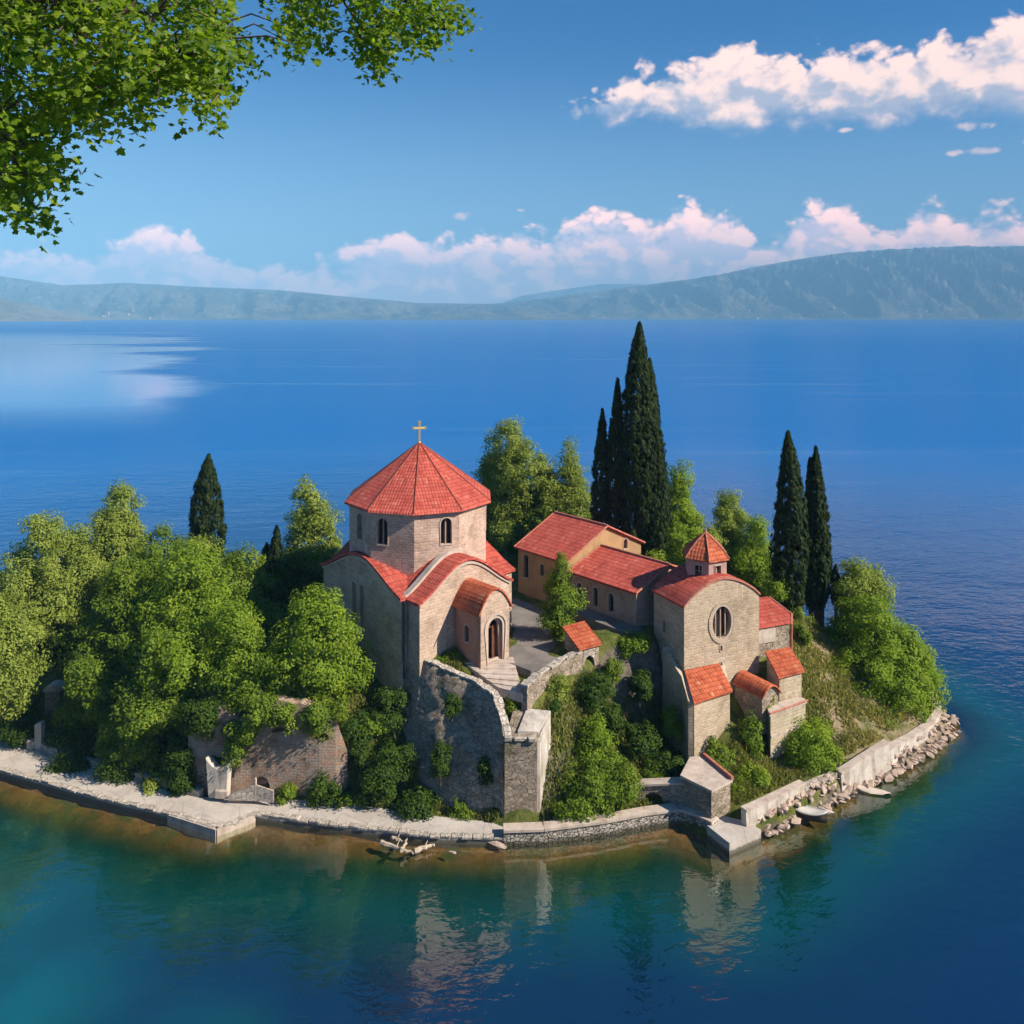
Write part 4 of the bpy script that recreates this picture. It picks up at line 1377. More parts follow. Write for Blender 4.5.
bs = root('bastion', (0.5, 41.9, 0.5), 'square stone bastion with white plastered top at the end of the retaining wall', 'bastion')
bp_ = [(-0.36, 41.38), (1.22, 41.40), (1.86, 42.75), (0.1, 43.2)]
mb = MB(); mb.prism(bp_, [4.3, 4.3, 4.95, 5.1], 0.2); mb.build('wall', M['rubble'], bs)
mb = MB()
mb.prism([(1.235, 41.42), (1.36, 41.45), (1.94, 42.72), (1.87, 42.78)], [4.34, 4.34, 5.0, 5.0], 0.3)
mb.build('plaster_side', M['whitestone'], bs)
mb = MB()
mb.prism([(0.28, 41.75), (1.3, 41.78), (1.95, 42.8), (0.75, 43.0)], [4.62, 4.56, 5.12, 5.16], [4.30, 4.30, 4.85, 4.9])
mb.build('plaster_top', M['whitestone'], bs)
coping_run([(-0.34, 41.42, 4.36), (1.2, 41.44, 4.36)], bs, M['rubble_clean'], 0.13, 0.09, 0.26)

pp = root('parapet', (2, 44.6, 5.5), 'low weathered parapet edging the court above the grassy slope', 'wall')
pl = resample([(0.62, 42.95, 6.2), (0.95, 43.5, 6.35), (1.9, 44.75, 6.45), (3.0, 46.0, 6.55), (3.75, 46.6, 6.6)], 16)
mb = MB()
for a, c in zip(pl[:-1], pl[1:]):
    a, c = Vector(a), Vector(c); d = (c - a).normalized(); n = Vector((-d.y, d.x, 0)).normalized()
    mb.prism([(a - n * .17)[:2], (c - n * .17)[:2], (c + n * .17)[:2], (a + n * .17)[:2]], [a.z, c.z, c.z, a.z], 4.2)
mb.build('wall', M['rubble'], pp)
coping_run([(p[0], p[1], p[2] + .04) for p in pl], pp, M['rubble_clean'], 0.21, 0.06, 0.4, 0.03)

st = root('terrace_steps', (-0.6, 44.5, 5.9), 'broad pale stone steps in front of the church porch door', 'steps')
for k in range(6):
    mb = MB()
    e = 0.42 * k
    Lp, Rp = Vector((-2.9 + 0.36 * k, 46.35 - 0.44 * k, 0)), Vector((0.05 + 0.085 * k, 46.75 - 0.62 * k, 0))
    L2, R2 = Vector((-2.9 + 0.36 * (k + 1.15), 46.35 - 0.44 * (k + 1.15), 0)), Vector((0.05 + 0.085 * (k + 1.15), 46.75 - 0.62 * (k + 1.15), 0))
    z = 6.26 - 0.065 * k
    mb.prism([(p.x, p.y) for p in (L2, R2, Rp, Lp)], z, z - 0.5)
    mb.build('step', M['coping'], st, bevel=0.02)
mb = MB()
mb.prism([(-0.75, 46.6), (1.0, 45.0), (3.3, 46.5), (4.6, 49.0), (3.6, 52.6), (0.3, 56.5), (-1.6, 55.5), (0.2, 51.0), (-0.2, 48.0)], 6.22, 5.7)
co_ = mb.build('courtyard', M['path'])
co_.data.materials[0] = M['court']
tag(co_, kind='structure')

# ------------------------------------------------------------------ path, quay and walls along the water
near = [(-58, 57.4, .5), (-45, 52.0, .5), (-34, 48.5, .5), (-28.2, 46.3, .5), (-24.5, 44.9, .5), (-21.3, 43.6, .5), (-17.0, 42.1, .5), (-14.35, 41.0, .5), (-13.9, 41.0, .5), (-12.8, 42.1, .5), (-8.9, 41.3, .5), (-3.9, 40.35, .5), (-0.35, 40.2, .5)]
near = [(x, y, .27) for x, y, z in near]
farp = [(-57, 60.2, .5), (-44.5, 55.2, .5), (-34.8, 51.9, .5), (-28.6, 49.2, .5), (-25.5, 47.8, .5), (-22.8, 46.5, .5), (-18.6, 44.7, .5), (-16.0, 43.6, .5), (-14.6, 43.4, .5), (-12.6, 43.55, .5), (-8.3, 43.0, .5), (-3.6, 41.9, .5), (-0.3, 41.3, .5)]
farp = [(x, y, .34) for x, y, z in farp]
mb = MB()
mb.loft([Vector(p) for p in near], [Vector(p) for p in farp])
mb.loft([Vector(p) - Vector((0, 0, 2.4)) for p in near], [Vector(p) for p in near])
pth = mb.build('lakeside_path', M['path'])
tag(pth, kind='structure')
kb = root('kerb', (-20, 43, 0.3), 'rough pale kerb stones along the water edge of the lakeside path', 'kerb')
coping_run([(p[0], p[1] + .12, p[2] + .03) for p in near[2:]], kb, M['rubble_clean'], 0.17, 0.055, 0.5, 0.02, 'kerb_stone')
tk = root('path_edging', (-22, 47, 0.5), 'pale edging wall between lakeside path and trees', 'kerb')
coping_run([(p[0] + .05, p[1] + .05, .48) for p in farp[2:8]], tk, M['rubble_clean'], 0.16, 0.2, 1.2, 0.02, 'edging_stone')
dk = root('landing_edge', (-13.9, 41.2, .4), 'pale squared stone edge of the pointed landing stage', 'kerb')
mb = MB()
for a, c in (((-17.0, 42.08), (-14.2, 40.86)), ((-14.2, 40.86), (-12.72, 42.05))):
    a, c = Vector((*a, 0)), Vector((*c, 0)); d = (c - a).normalized(); n = Vector((d.y, -d.x, 0))
    mb.prism([(a + n * .08)[:2], (c + n * .08)[:2], (c - n * .3)[:2], (a - n * .3)[:2]], .34, -.8)
mb.build('edge_stone', M['coping'], dk)

sw_ = root('cobbled_sea_wall', (4, 41.2, 0.3), 'curving sea wall faced with pale cobbles below the grassy slope', 'wall')
line_ = resample([(-0.4, 40.25, 0), (1.5, 40.35, 0), (4.3, 40.95, 0), (6.6, 41.65, 0), (8.3, 42.0, 0), (9.0, 41.55, 0), (9.7, 40.85, 0)], 40)
mb, mt = MB(), MB()
for a, c in zip(line_[:-1], line_[1:]):
    a, c = Vector(a), Vector(c); d = (c - a).normalized(); n = Vector((d.y, -d.x, 0))
    mb.prism([(a + n * .12)[:2], (c + n * .12)[:2], (c - n * .35)[:2], (a - n * .35)[:2]], .62, -1.8)
    mt.prism([(a + n * .19)[:2], (c + n * .19)[:2], (c - n * .42)[:2], (a - n * .42)[:2]], .74, .622)
mb.build('cobble_face', M['cobble'], sw_)
mt.build('coping', M['coping'], sw_)

sb = root('stone_block', (10, 42, .5), 'stone storage block with pale slab roof at the corner above the quay', 'hut')
bq = [(8.45, 42.3), (9.62, 41.0), (10.75, 41.85), (9.95, 44.2), (9.3, 44.1)]
mb = MB(); mb.prism(bq, [2.05, 2.05, 2.05, 1.95, 1.95], 0.0); mb.build('wall', M['rubble'], sb)
mb = MB(); mb.prism([(8.36, 42.25), (9.6, 40.86), (10.86, 41.82), (10.0, 44.3), (9.25, 44.2)], [2.18, 2.18, 2.18, 2.08, 2.08], [2.06, 2.06, 2.06, 1.96, 1.96]); sl0 = mb.build('slab_roof', M['coping'], sb)
mb = MB(); mb.box((10.42, 43.05, 2.20), Vector((-.43, 1.23, -.05)), (.07, .02, 0), (0, 0, .09)); mb.build('brick_edge', M['ridge'], sl0)

qy = MB(); qy.prism([(9.35, 40.8), (10.08, 39.4), (11.85, 40.45), (11.3, 41.15), (10.95, 42.2), (9.6, 41.4)], .56, -1.8)
qyo = qy.build('quay', M['path']); tag(qyo, kind='structure')
lw_ = root('low_slope_wall', (7.4, 43.2, .6), 'low shaded wall with an arched recess left of the stone block', 'wall')
cutq = MB(); q0 = Vector((7.15, 42.55, .55)); qd = Vector((1.9, -.32, 0)).normalized()
cutq.extrude([p + Vector((-.1, -.4, 0)) for p in lancet(qd, (qd.y, -qd.x, 0), q0, 0.9, 0.62)], Vector((.1, .75, 0)))
mb = MB(); mb.prism([(6.2, 42.75), (8.5, 42.3), (8.6, 42.75), (6.3, 43.2)], [1.35, 1.7, 1.7, 1.35], .2); mb.build('wall', M['rubble'], lw_, cut=cutq)
mb = MB(); mb.prism([(6.15, 42.68), (8.5, 42.22), (8.6, 42.8), (6.3, 43.25)], [1.45, 1.8, 1.8, 1.45], [1.352, 1.702, 1.702, 1.352]); mb.build('coping', M['coping'], lw_)


def sea_wall(name, label, pts, zt, zb, w_, mat, cope=None, lean=0.12):
    rt = root(name, (pts[0][0], pts[0][1], zb), label, 'wall')
    q = resample([(p[0], p[1], p[2] if len(p) > 2 else zt) for p in pts], max(4, int(1.3 * len(pts) * 3)))
    mb, mt = MB(), MB()
    for a, c in zip(q[:-1], q[1:]):
        a, c = Vector(a), Vector(c); d = Vector((c.x - a.x, c.y - a.y, 0)).normalized(); n = Vector((d.y, -d.x, 0))
        bs_ = [a + n * lean, c + n * lean, c - n * w_, a - n * w_]
        vs = [(p.x, p.y, zb) for p in bs_] + [(a.x, a.y, a.z), (c.x, c.y, c.z), (c.x - n.x * w_, c.y - n.y * w_, c.z), (a.x - n.x * w_, a.y - n.y * w_, a.z)]
        mb.mesh_(vs, [(3, 2, 1, 0), (4, 5, 6, 7), (0, 1, 5, 4), (1, 2, 6, 5), (2, 3, 7, 6), (3, 0, 4, 7)])
        if cope:
            mt.prism([(a + n * .05)[:2], (c + n * .05)[:2], (c - n * (w_ + .05))[:2], (a - n * (w_ + .05))[:2]], [a.z + .1, c.z + .1, c.z + .1, a.z + .1], [a.z + .004, c.z + .004, c.z + .004, a.z + .004])
    mb.build('wall', mat, rt)
    if cope: mt.build('coping', M['coping'], rt)
    return rt


sea_wall('sea_wall', 'straight pale sea wall running right from the quay', [(11.2, 40.7), (12.55, 41.55), (14.85, 43.1)], 1.25, -.3, .3, M['whitestone'], True)
sea_wall('sea_wall', 'low rubble stretch of sea wall in the shade of a round bush', [(14.9, 43.15), (16.05, 43.85), (17.15, 44.5)], 1.05, -.3, .4, M['rubble_clean'])
sea_wall('sea_wall', 'higher pale sea wall rising beside the round bush', [(17.15, 44.3, 1.1), (18.75, 45.25, 1.4), (20.65, 46.5, 1.62)], 1.6, -.3, .3, M['whitestone'], True)
sea_wall('sea_wall', 'low pale wall curling round the eastern point of the island', [(20.7, 46.6, 1.2), (22.65, 48.05, 1.15), (24.55, 49.6, 1.15), (25.75, 51.0, 1.2), (26.3, 52.3, 1.25), (26.3, 53.8, 1.3), (25.9, 55.2, 1.4), (25.4, 56.6, 1.5)], 1.2, -.3, .32, M['whitestone'], True)

# ruin wall on the left, pier, fence, shrine
ruin = root('ruined_wall', (-12.5, 44, .5), 'broken brick and plaster wall standing among the trees behind the landing', 'wall')
tops_ = [(-16.9, 44.55, 3.0), (-16.3, 44.3, 4.3), (-15.2, 44.1, 4.7), (-14.0, 44.0, 4.1), (-13.2, 43.95, 4.6), (-12.2, 43.9, 5.2), (-11.0, 43.75, 5.1), (-9.8, 43.6, 4.9), (-9.0, 43.6, 4.2), (-8.5, 43.8, 2.6)]
q = resample(tops_, 44)
mb = MB()
for i in range(44):
    c0, c1 = q[max(0, i - 1)], q[min(43, i + 1)]
    d = Vector((c1[0] - c0[0], c1[1] - c0[1], 0)).normalized(); n = Vector((d.y, -d.x, 0))
    za = q[i][2] + .16 * fbm(q[i][0] * 2, 1)
    A = Vector((q[i][0], q[i][1], 0))
    f_, k_ = A + n * .1, A - n * .5
    mb.v += [(f_.x, f_.y, .1), (f_.x, f_.y, za), (k_.x, k_.y, za), (k_.x, k_.y, .1)]
for i in range(43):
    for j in range(4):
        mb.f.append((i * 4 + j, i * 4 + (j + 1) % 4, i * 4 + 4 + (j + 1) % 4, i * 4 + 4 + j)); mb.uv.append(None)
mb.f += [(0, 1, 2, 3), (175, 174, 173, 172)]; mb.uv += [None, None]
cutr = MB()
for (x, z, w_, h_) in ((-11.9, 3.55, .95, .36), (-9.75, 3.3, .75, .4), (-12.9, .4, .9, .9)):
    cutr.extrude([Vector((x + w_ * .5 * math.cos(a), 42.8, z + h_ * max(0, math.sin(a)) + 0.04 * math.sin(3 * a))) for a in np.linspace(0, 2 * PI, 15)[:-1]], (0, 1.35, 0))
mb.build('wall', M['ruin'], ruin, cut=cutr)
pr = root('scooped_pier', (-15.0, 43.6, .5), 'white stone pier with a scooped top on the landing', 'pier')
px_ = np.linspace(-.62, .55, 13)
ring = [Vector((-15.0 + x * .86, 43.25 - x * .1, .45)) for x in (-.55, .55)] + [Vector((-15.0 + x, 43.25 - x * .1, 2.05 + (.52 if x < 0 else .36) * abs(x / .6) ** 1.7 - .12)) for x in px_[::-1]]
mb = MB(); mb.extrude(ring, (0.06, .5, 0)); mb.build('pier_body', M['whitestone'], pr, bevel=.02)
mb = MB(); mb.box((-14.75, 43.18, .72), (.32, -.03, 0), (0, .12, 0), (0, 0, .2)); mb.build('foot_block', M['coping'], pr, bevel=.03)
fn = root('gate_fence', (-13.4, 43.2, .5), 'low grey gate panel with an upright post beside the landing', 'fence')
mb = MB(); mb.tube([(-12.95, 42.95, .5), (-12.95, 42.95, 1.65)], .06, 6); mb.build('post', M['whitestone'], fn)
mb = MB(); mb.prism([(-14.35, 42.95), (-13.0, 42.9), (-13.0, 42.98), (-14.35, 43.03)], [.75, 1.35, 1.35, .75], .52); mb.build('panel', M['rubble_clean'], fn)
mb = MB(); mb.prism([(-12.9, 42.9), (-12.0, 42.75), (-12.0, 42.85), (-12.9, 43.0)], [1.3, 1.1, 1.1, 1.3], .52); mb.build('panel', M['rubble_clean'], fn)
sx_, sy_ = atd(55, 700, 51.0)[:2]
sz_ = gz(sx_, sy_)
sh = root('wayside_shrine', (sx_, sy_, sz_), 'dark wayside shrine with rounded pale cap between the trees', 'shrine')
mb = MB(); mb.prism([(sx_ - .42, sy_ - .35), (sx_ + .42, sy_ - .35), (sx_ + .42, sy_ + .35), (sx_ - .42, sy_ + .35)], sz_ + 1.35, sz_ - .4); mb.build('body', M['rubble'], sh)
mb = MB(); mb.extrude([Vector((sx_ + .52 * math.cos(a), sy_ - .42, sz_ + 1.35 + .36 * math.sin(a))) for a in np.linspace(0, PI, 11)], (0, .84, 0)); mb.build('cap', M['coping'], sh)
mx_, my_ = at(36, 745, .6)[:2]
mn = root('marker_stone', (mx_, my_, .5), 'pale leaning marker stone on a block beside the shaded path', 'stone')
mb = MB(); mb.prism([(mx_ - .1, my_), (mx_ + .32, my_ - .05), (mx_ + .34, my_ + .3), (mx_ - .06, my_ + .3)], [1.75, 1.9, 1.9, 1.75], .3); mb.build('slab', M['whitestone'], mn, bevel=.03)
mb = MB(); mb.prism([(mx_ - .55, my_), (mx_ - .12, my_ - .05), (mx_ - .12, my_ + .3), (mx_ - .5, my_ + .3)], .85, .3); mb.build('block', M['whitestone'], mn, bevel=.03)
#PART3
# ------------------------------------------------------------------ foliage kit
def card_mesh(name, mat, P, N, size, tone, axis=None, aspect=0.55, parent=None, rg=rng):
    """one small rhombic leaf (or spray) per point"""
    n = len(P)
    N = N / np.maximum(np.linalg.norm(N, axis=1, keepdims=True), 1e-6)
    A = rg.normal(size=(n, 3)) if axis is None else axis
    A = A - (A * N).sum(1, keepdims=True) * N
    A /= np.maximum(np.linalg.norm(A, axis=1, keepdims=True), 1e-6)
    B = np.cross(N, A)
    s = (size * rg.uniform(.65, 1.3, n))[:, None]
    V = np.stack([P - A * s * .5, P + B * s * aspect * .5 - A * s * .05, P + A * s * .5, P - B * s * aspect * .5 - A * s * .05], 1).reshape(-1, 3)
    if parent is not None:
        V = V - np.array(wloc(parent))
    me = bpy.data.meshes.new(name)
    me.vertices.add(4 * n)
    me.vertices.foreach_set('co', V.astype(np.float32).ravel())
    me.loops.add(4 * n)
    me.loops.foreach_set('vertex_index', np.arange(4 * n, dtype=np.int32))
    me.polygons.add(n)
    me.polygons.foreach_set('loop_start', np.arange(0, 4 * n, 4, dtype=np.int32))
    me.update()
    a = me.attributes.new('tone', 'FLOAT', 'POINT')
    a.data.foreach_set('value', np.repeat(np.clip(tone, 0, 1), 4).astype(np.float32))
    me.materials.append(mat)
    o = bpy.data.objects.new(name, me)
    C.objects.link(o)
    if parent is not None: o.parent = parent
    return o


def unit(n, rg):
    v = rg.normal(size=(n, 3))
    return v / np.linalg.norm(v, axis=1, keepdims=True)


def crown_points(blobs, sub_r, per, rg, stretch_=0.8, fill=1.0, low=-0.75):
    """sub-clumps over each blob's surface, leaves over each sub-clump"""
    Ps, Ns, Ts = [], [], []
    for c, r in blobs:
        c, r = np.array(c, float), np.array(r, float)
        area = 4 * PI * ((r[0] * r[1]) ** 1.6 + (r[0] * r[2]) ** 1.6 + (r[1] * r[2]) ** 1.6) ** (1 / 1.6) / 3 ** (1 / 1.6)
        k = max(5, int(fill * area / (PI * sub_r ** 2) * 1.15))
        d = unit(k, rg)
        d = d[d[:, 2] > low]
        f = rg.uniform(.42, 1.14, len(d)) ** .7
        cs = c + d * r * f[:, None]
        for q, dd, ff in zip(cs, d, f):
            sr = sub_r * rg.uniform(.6, 1.35)
            m_ = max(6, int(per * (sr / sub_r) ** 2))
            u = unit(m_, rg)
            rad = sr * (0.35 + 0.65 * rg.uniform(0, 1, m_) ** .5)
            el_ = rg.uniform(.65, 1.45, 3) * np.array([1, 1, stretch_])
            Ps.append(q + u * rad[:, None] * el_)
            Ns.append(u * .6 + dd * .55 + np.array([0, 0, .35]) + rg.normal(size=(m_, 3)) * .38)
            Ts.append(rg.normal(.46, .10, m_) + rg.normal(0, .06))
    return np.concatenate(Ps), np.concatenate(Ns), np.concatenate(Ts)


def add_trunk(parent, base, blobs, rad, rg, mat='bark'):
    mb = MB()
    b0 = Vector(base)
    cs = [Vector(c) for c, r in blobs]
    topc = max(cs, key=lambda v: v.z)
    mid = b0.lerp(sum(cs, Vector()) / len(cs), 0.45)
    k1 = b0.lerp(mid, .5) + Vector((rg.normal(0, .1), rg.normal(0, .1), 0))
    mb.tube([b0 - Vector((0, 0, .4)), b0 + Vector((0, 0, .1)), k1, mid, mid.lerp(topc, .6), topc], [rad * 1.5, rad * 1.15, rad, rad * .8, rad * .45, rad * .12], 8)
    for c in cs:
        st_ = b0.lerp(mid, rg.uniform(.6, 1.0))
        kn = st_.lerp(c, .5) + Vector((0, 0, -.15))
        mb.tube([st_, kn, c], [rad * .5, rad * .32, rad * .1], 6)
    return mb.build('trunk', M[mat], parent, smooth=True)


def tree(name, label, cat, px, top, bot, hw, d, mat, seed, sub=0.56, per=125, leaf=0.17, nb=9, group=None, shape='round', trunk=0.16, fill=1.45, stretch_=.8):
    rg = np.random.default_rng(seed)
    X = (px - 512) * d / F
    zt, zb = HC - (top - YH) * d / F, HC - (bot - YH) * d / F
    w_ = hw * d / F
    g = gz(X, d)
    rt = root(name, (X, d, g), label, cat, group)
    blobs = []
    H_ = zt - zb
    if shape == 'round':
        zc = zb + H_ * .48
        blobs.append(((X, d, zc), (w_ * .66, w_ * .66, H_ * .40)))
        for i in range(nb):
            a = 2 * PI * i / nb + rg.uniform(-.4, .4)
            zz = zb + H_ * rg.uniform(.25, .72)
            t = (zz - zb) / H_
            rr = w_ * rg.uniform(.42, .66) * (1.0 if t < .6 else .7)
            br_ = w_ * rg.uniform(.30, .46)
            blobs.append(((X + rr * math.cos(a), d + rr * math.sin(a), zz), (br_, br_, min(H_ * .24, br_ * .9))))
        tr_ = w_ * rg.uniform(.30, .42)
        blobs.append(((X + rg.uniform(-.2, .2) * w_, d, zt - tr_ * .8), (tr_, tr_, tr_ * .95)))
    elif shape == 'tall':
        for i in range(nb):
            t = (i + .5) / nb
            rr = w_ * (.85 * math.sin(PI * min(1, t * .72 + .22)) + .08) * rg.uniform(.75, 1.1)
            blobs.append(((X + rg.uniform(-.3, .3) * w_, d + rg.uniform(-.3, .3) * w_, zb + H_ * t), (rr * .95, rr * .95, H_ / nb * 1.1)))
        for i in range(nb // 2 + 1):
            a = rg.uniform(0, 2 * PI)
            t = rg.uniform(.3, .9)
            blobs.append(((X + w_ * .55 * (1.1 - t) * math.cos(a), d + w_ * .55 * (1.1 - t) * math.sin(a), zb + H_ * t), (w_ * .28, w_ * .28, H_ * .13)))
    P, N, T = crown_points(blobs, sub, per, rg, stretch_, fill)
    card_mesh('crown', M[mat], P, N, leaf, T, parent=rt, rg=rg)
    if trunk: add_trunk(rt, (X, d, g), blobs, trunk, rg)
    return rt


def bush(label, px, top, bot, hw, d, mat, seed, leaf=0.135, per=120, sub=0.42, cat='bush', name='bush', group=None):
    rg = np.random.default_rng(seed)
    X = (px - 512) * d / F
    zt, zb = HC - (top - YH) * d / F, HC - (bot - YH) * d / F
    w_, H_ = hw * d / F, zt - zb
    rt = root(name, (X, d, zb), label, cat, group)
    blobs = [((X, d, zb + H_ * .45), (w_ * .7, w_ * .7, H_ * .42))]
    for i in range(6):
        a = rg.uniform(0, 2 * PI)
        br_ = w_ * rg.uniform(.28, .5)
        blobs.append(((X + w_ * .55 * math.cos(a), d + w_ * .5 * math.sin(a), zb + H_ * rg.uniform(.2, .75)), (br_, br_, min(br_, H_ * .32))))
    sub = min(sub, max(.16, w_ * .38))
    P, N, T = crown_points(blobs, sub, per * min(1, (sub / .42) ** .8), rg, .85)
    card_mesh('foliage', M[mat], P, N, leaf, T, parent=rt, rg=rg)
    mb = MB()
    for i in range(4):
        a = rg.uniform(0, 2 * PI)
        mb.tube([(X, d, zb - .25), (X + w_ * .2 * math.cos(a), d + w_ * .2 * math.sin(a), zb + H_ * .3), (X + w_ * .5 * math.cos(a), d + w_ * .5 * math.sin(a), zb + H_ * .6)], [.04, .03, .012], 5)
    mb.build('stem', M['bark'], rt)
    return rt


def cypress(label, spires, d, seed, group='cypresses', per=46, name='cypress_tree', spray=.30):
    """spires: (px, top, bot, half width px, depth offset)"""
    rg = np.random.default_rng(seed)
    Ps, Ns, Ts, As = [], [], [], []
    px0, bot0 = spires[0][0], spires[0][2]
    X0 = (px0 - 512) * d / F
    z0 = HC - (bot0 - YH) * d / F
    rt = root(name, (X0, d, z0), label, 'tree', group)
    mb = MB()
    for px, top, bot, hw, dd in spires:
        dd_ = d + dd
        X = (px - 512) * dd_ / F
        zt, zb = HC - (top - YH) * dd_ / F, HC - (bot - YH) * dd_ / F
        Hh, w_ = zt - zb, hw * dd_ / F
        ts = np.linspace(0, 1, 30)
        prof = np.interp(ts, [0, .05, .18, .35, .55, .75, .9, 1], [.5, .8, 1.0, 1.03, .90, .62, .33, .04]) * w_
        k = int(Hh * w_ * 2 * PI * 15.0)
        t = rg.uniform(0, 1, k) ** 0.92
        a = rg.uniform(0, 2 * PI, k)
        lob = 1 + .09 * np.sin(a * 5 + t * 7 + seed) + .08 * np.sin(a * 9 - t * 11)
        r = np.interp(t, ts, prof) * lob * rg.uniform(.84, 1.03, k)
        wob = .10 * w_ * np.sin(t * 5 + seed)
        cs = np.stack([X + wob + r * np.cos(a), dd_ + r * np.sin(a), zb + Hh * t], 1)
        out = np.stack([np.cos(a), np.sin(a), np.zeros(k)], 1)
        for j in range(k):
            m_ = int(per * .34)
            sr = .22 * (1.05 - .6 * t[j]) * min(1.0, w_ * 1.4 + .25)
            u = unit(m_, rg)
            Ps.append(cs[j] + u * np.array([sr, sr, sr * 1.7]) * rg.uniform(.4, 1, (m_, 1)))
            Ns.append(u * .7 + out[j] * .8 + np.array([0, 0, .15]) + rg.normal(size=(m_, 3)) * .3)
            As.append(np.array([0, 0, 1.0]) + out[j] * .35 + rg.normal(size=(m_, 3)) * .28)
            Ts.append(rg.normal(.42, .12, m_) + rg.normal(0, .12))
        gzz = min(zb, gz(X, dd_)) - .3
        mb.tube([(X, dd_, gzz), (X, dd_, zb + Hh * .3), (X + .1 * w_, dd_, zb + Hh * .93)], [.2 * w_ + .08, .15 * w_ + .05, .02], 7)
    card_mesh('crown', M['leaf_cypress'], np.concatenate(Ps), np.concatenate(Ns), spray, np.concatenate(Ts), np.concatenate(As), .34, rt, rg)
    mb.build('trunk', M['bark'], rt)
    return rt


# cypresses
cypress('tallest thick cypress with a second shoulder spire behind the houses', [(640, 324, 562, 20, 0), (650, 360, 560, 16.5, .4), (654, 410, 545, 12, -.5)], 62, 1)
cypress('slim tall cypress pressed against the left side of the tallest cypress', [(617, 380, 552, 9.5, 0)], 62.6, 2)
cypress('shorter slim cypress at the left end of the tall row behind the houses', [(601.5, 410, 545, 8.5, 0)], 63, 3)
cypress('small young pale cypress at the foot of the tallest cypress', [(632.5, 530, 563, 6, 0)], 59.5, 4)
cypress('full dark cypress standing nearest the tower on the right', [(789, 433, 614, 16.5, 0)], 57, 5)
cypress('dark cypress with twin tips at the outer edge of the right pair', [(817, 448, 606, 11, 0), (811, 460, 606, 8.5, .3), (822, 500, 600, 7, 0)], 58.5, 6)
cypress('tiny pointed cypress beside the willow like tree on the eastern slope', [(836, 566, 604, 4.5, 0)], 58, 7)
cypress('lone conical cypress rising above the trees left of the big church', [(208, 456, 560, 15.5, 0)], 63, 8)
cypress('narrow dark pair of cypress spires left of the big church', [(276, 527, 592, 7, 0), (266, 545, 592, 8, .4)], 58, 9)

# trees, left wood
GL = 'leafy trees on the left half of the island'
tree('leafy_tree', 'rounded olive green tree cut by the left picture edge above the path', 'tree', -4, 597, 748, 45, 47.5, 'leaf_olive', 21, group=GL)
tree('leafy_tree', 'broad pale tree at the back of the far left corner', 'tree', 36, 520, 680, 64, 57, 'leaf_olive', 22, group=GL, nb=8)
tree('leafy_tree', 'tall upright pale tree standing highest in the left wood', 'tree', 119, 497, 640, 46, 61, 'leaf_olive', 23, group=GL, shape='tall', nb=6)
tree('leafy_tree', 'low pale tree filling the gap left of the tall upright tree', 'tree', 80, 530, 660, 42, 58.5, 'leaf_olive', 24, group=GL)
tree('leafy_tree', 'large dark green tree leaning over the shaded path', 'tree', 126, 565, 775, 68, 50.2, 'leaf_mid', 25, group=GL, nb=9)
tree('leafy_tree', 'big bright tree in the middle of the left wood', 'tree', 200, 550, 752, 78, 49.3, 'leaf_fresh', 26, group=GL, nb=10)
tree('leafy_tree', 'rounded tree crown behind the big bright tree', 'tree', 172, 534, 690, 62, 55, 'leaf_mid', 27, group=GL, nb=8)
tree('leafy_tree', 'bright green round tree in front of the shaded church wall', 'tree', 314, 594, 722, 56, 46.0, 'leaf_fresh', 28, group=GL, nb=9, leaf=.165)
tree('leafy_tree', 'bushy tree between the lone cypress and the bright round tree', 'tree', 243, 552, 680, 56, 54, 'leaf_mid', 29, group=GL)
tree('leafy_tree', 'pale bushy crown directly below the lone conical cypress', 'tree', 208, 538, 640, 48, 59.5, 'leaf_olive', 30, group=GL)
tree('pine_tree', 'loose topped olive pine behind the left corner of the big church', 'tree', 313, 494, 612, 38, 59, 'leaf_olive', 31, group=GL, shape='tall', nb=5)
tree('leafy_tree', 'dark low tree under the pine beside the church wall', 'tree', 292, 555, 660, 38, 55.5, 'leaf_deep', 32, group=GL)
tree('leafy_tree', 'bright tree hanging over the broken brick wall', 'tree', 240, 605, 752, 52, 46.4, 'leaf_fresh', 33, group=GL, nb=8)
tree('leafy_tree', 'dark drooping tree above the kerb left of the landing', 'tree', 158, 640, 795, 54, 46.8, 'leaf_mid', 34, group=GL, nb=8)
tree('leafy_tree', 'shadowy tree behind the wayside shrine', 'tree', 70, 590, 730, 42, 56.5, 'leaf_deep', 35, group=GL)

# trees behind the buildings
GB = 'soft green trees behind the buildings'
tree('poplar_tree', 'tall soft green tree just right of the church dome', 'tree', 514, 432, 600, 38, 72, 'leaf_olive', 41, group=GB, shape='tall', nb=7)
tree('poplar_tree', 'lower green tree between the tall soft tree and the ochre house', 'tree', 545, 468, 590, 32, 71.5, 'leaf_olive', 42, group=GB, shape='tall', nb=6)
tree('poplar_tree', 'pointed green tree left of the slim cypress row', 'tree', 573, 455, 575, 26, 71, 'leaf_olive', 43, group=GB, shape='tall', nb=6)
tree('poplar_tree', 'thin wispy tree seen against the lake beside the dome roof', 'tree', 487, 446, 575, 19, 72.5, 'leaf_olive', 44, group=GB, shape='tall', nb=6)
tree('leafy_tree', 'yellow green tree directly right of the tallest cypress', 'tree', 676, 474, 595, 29, 64, 'leaf_fresh', 45, group=GB, shape='tall', nb=6)
tree('leafy_tree', 'soft round tree left of the lantern roof', 'tree', 695, 512, 606, 32, 65, 'leaf_olive', 46, group=GB)
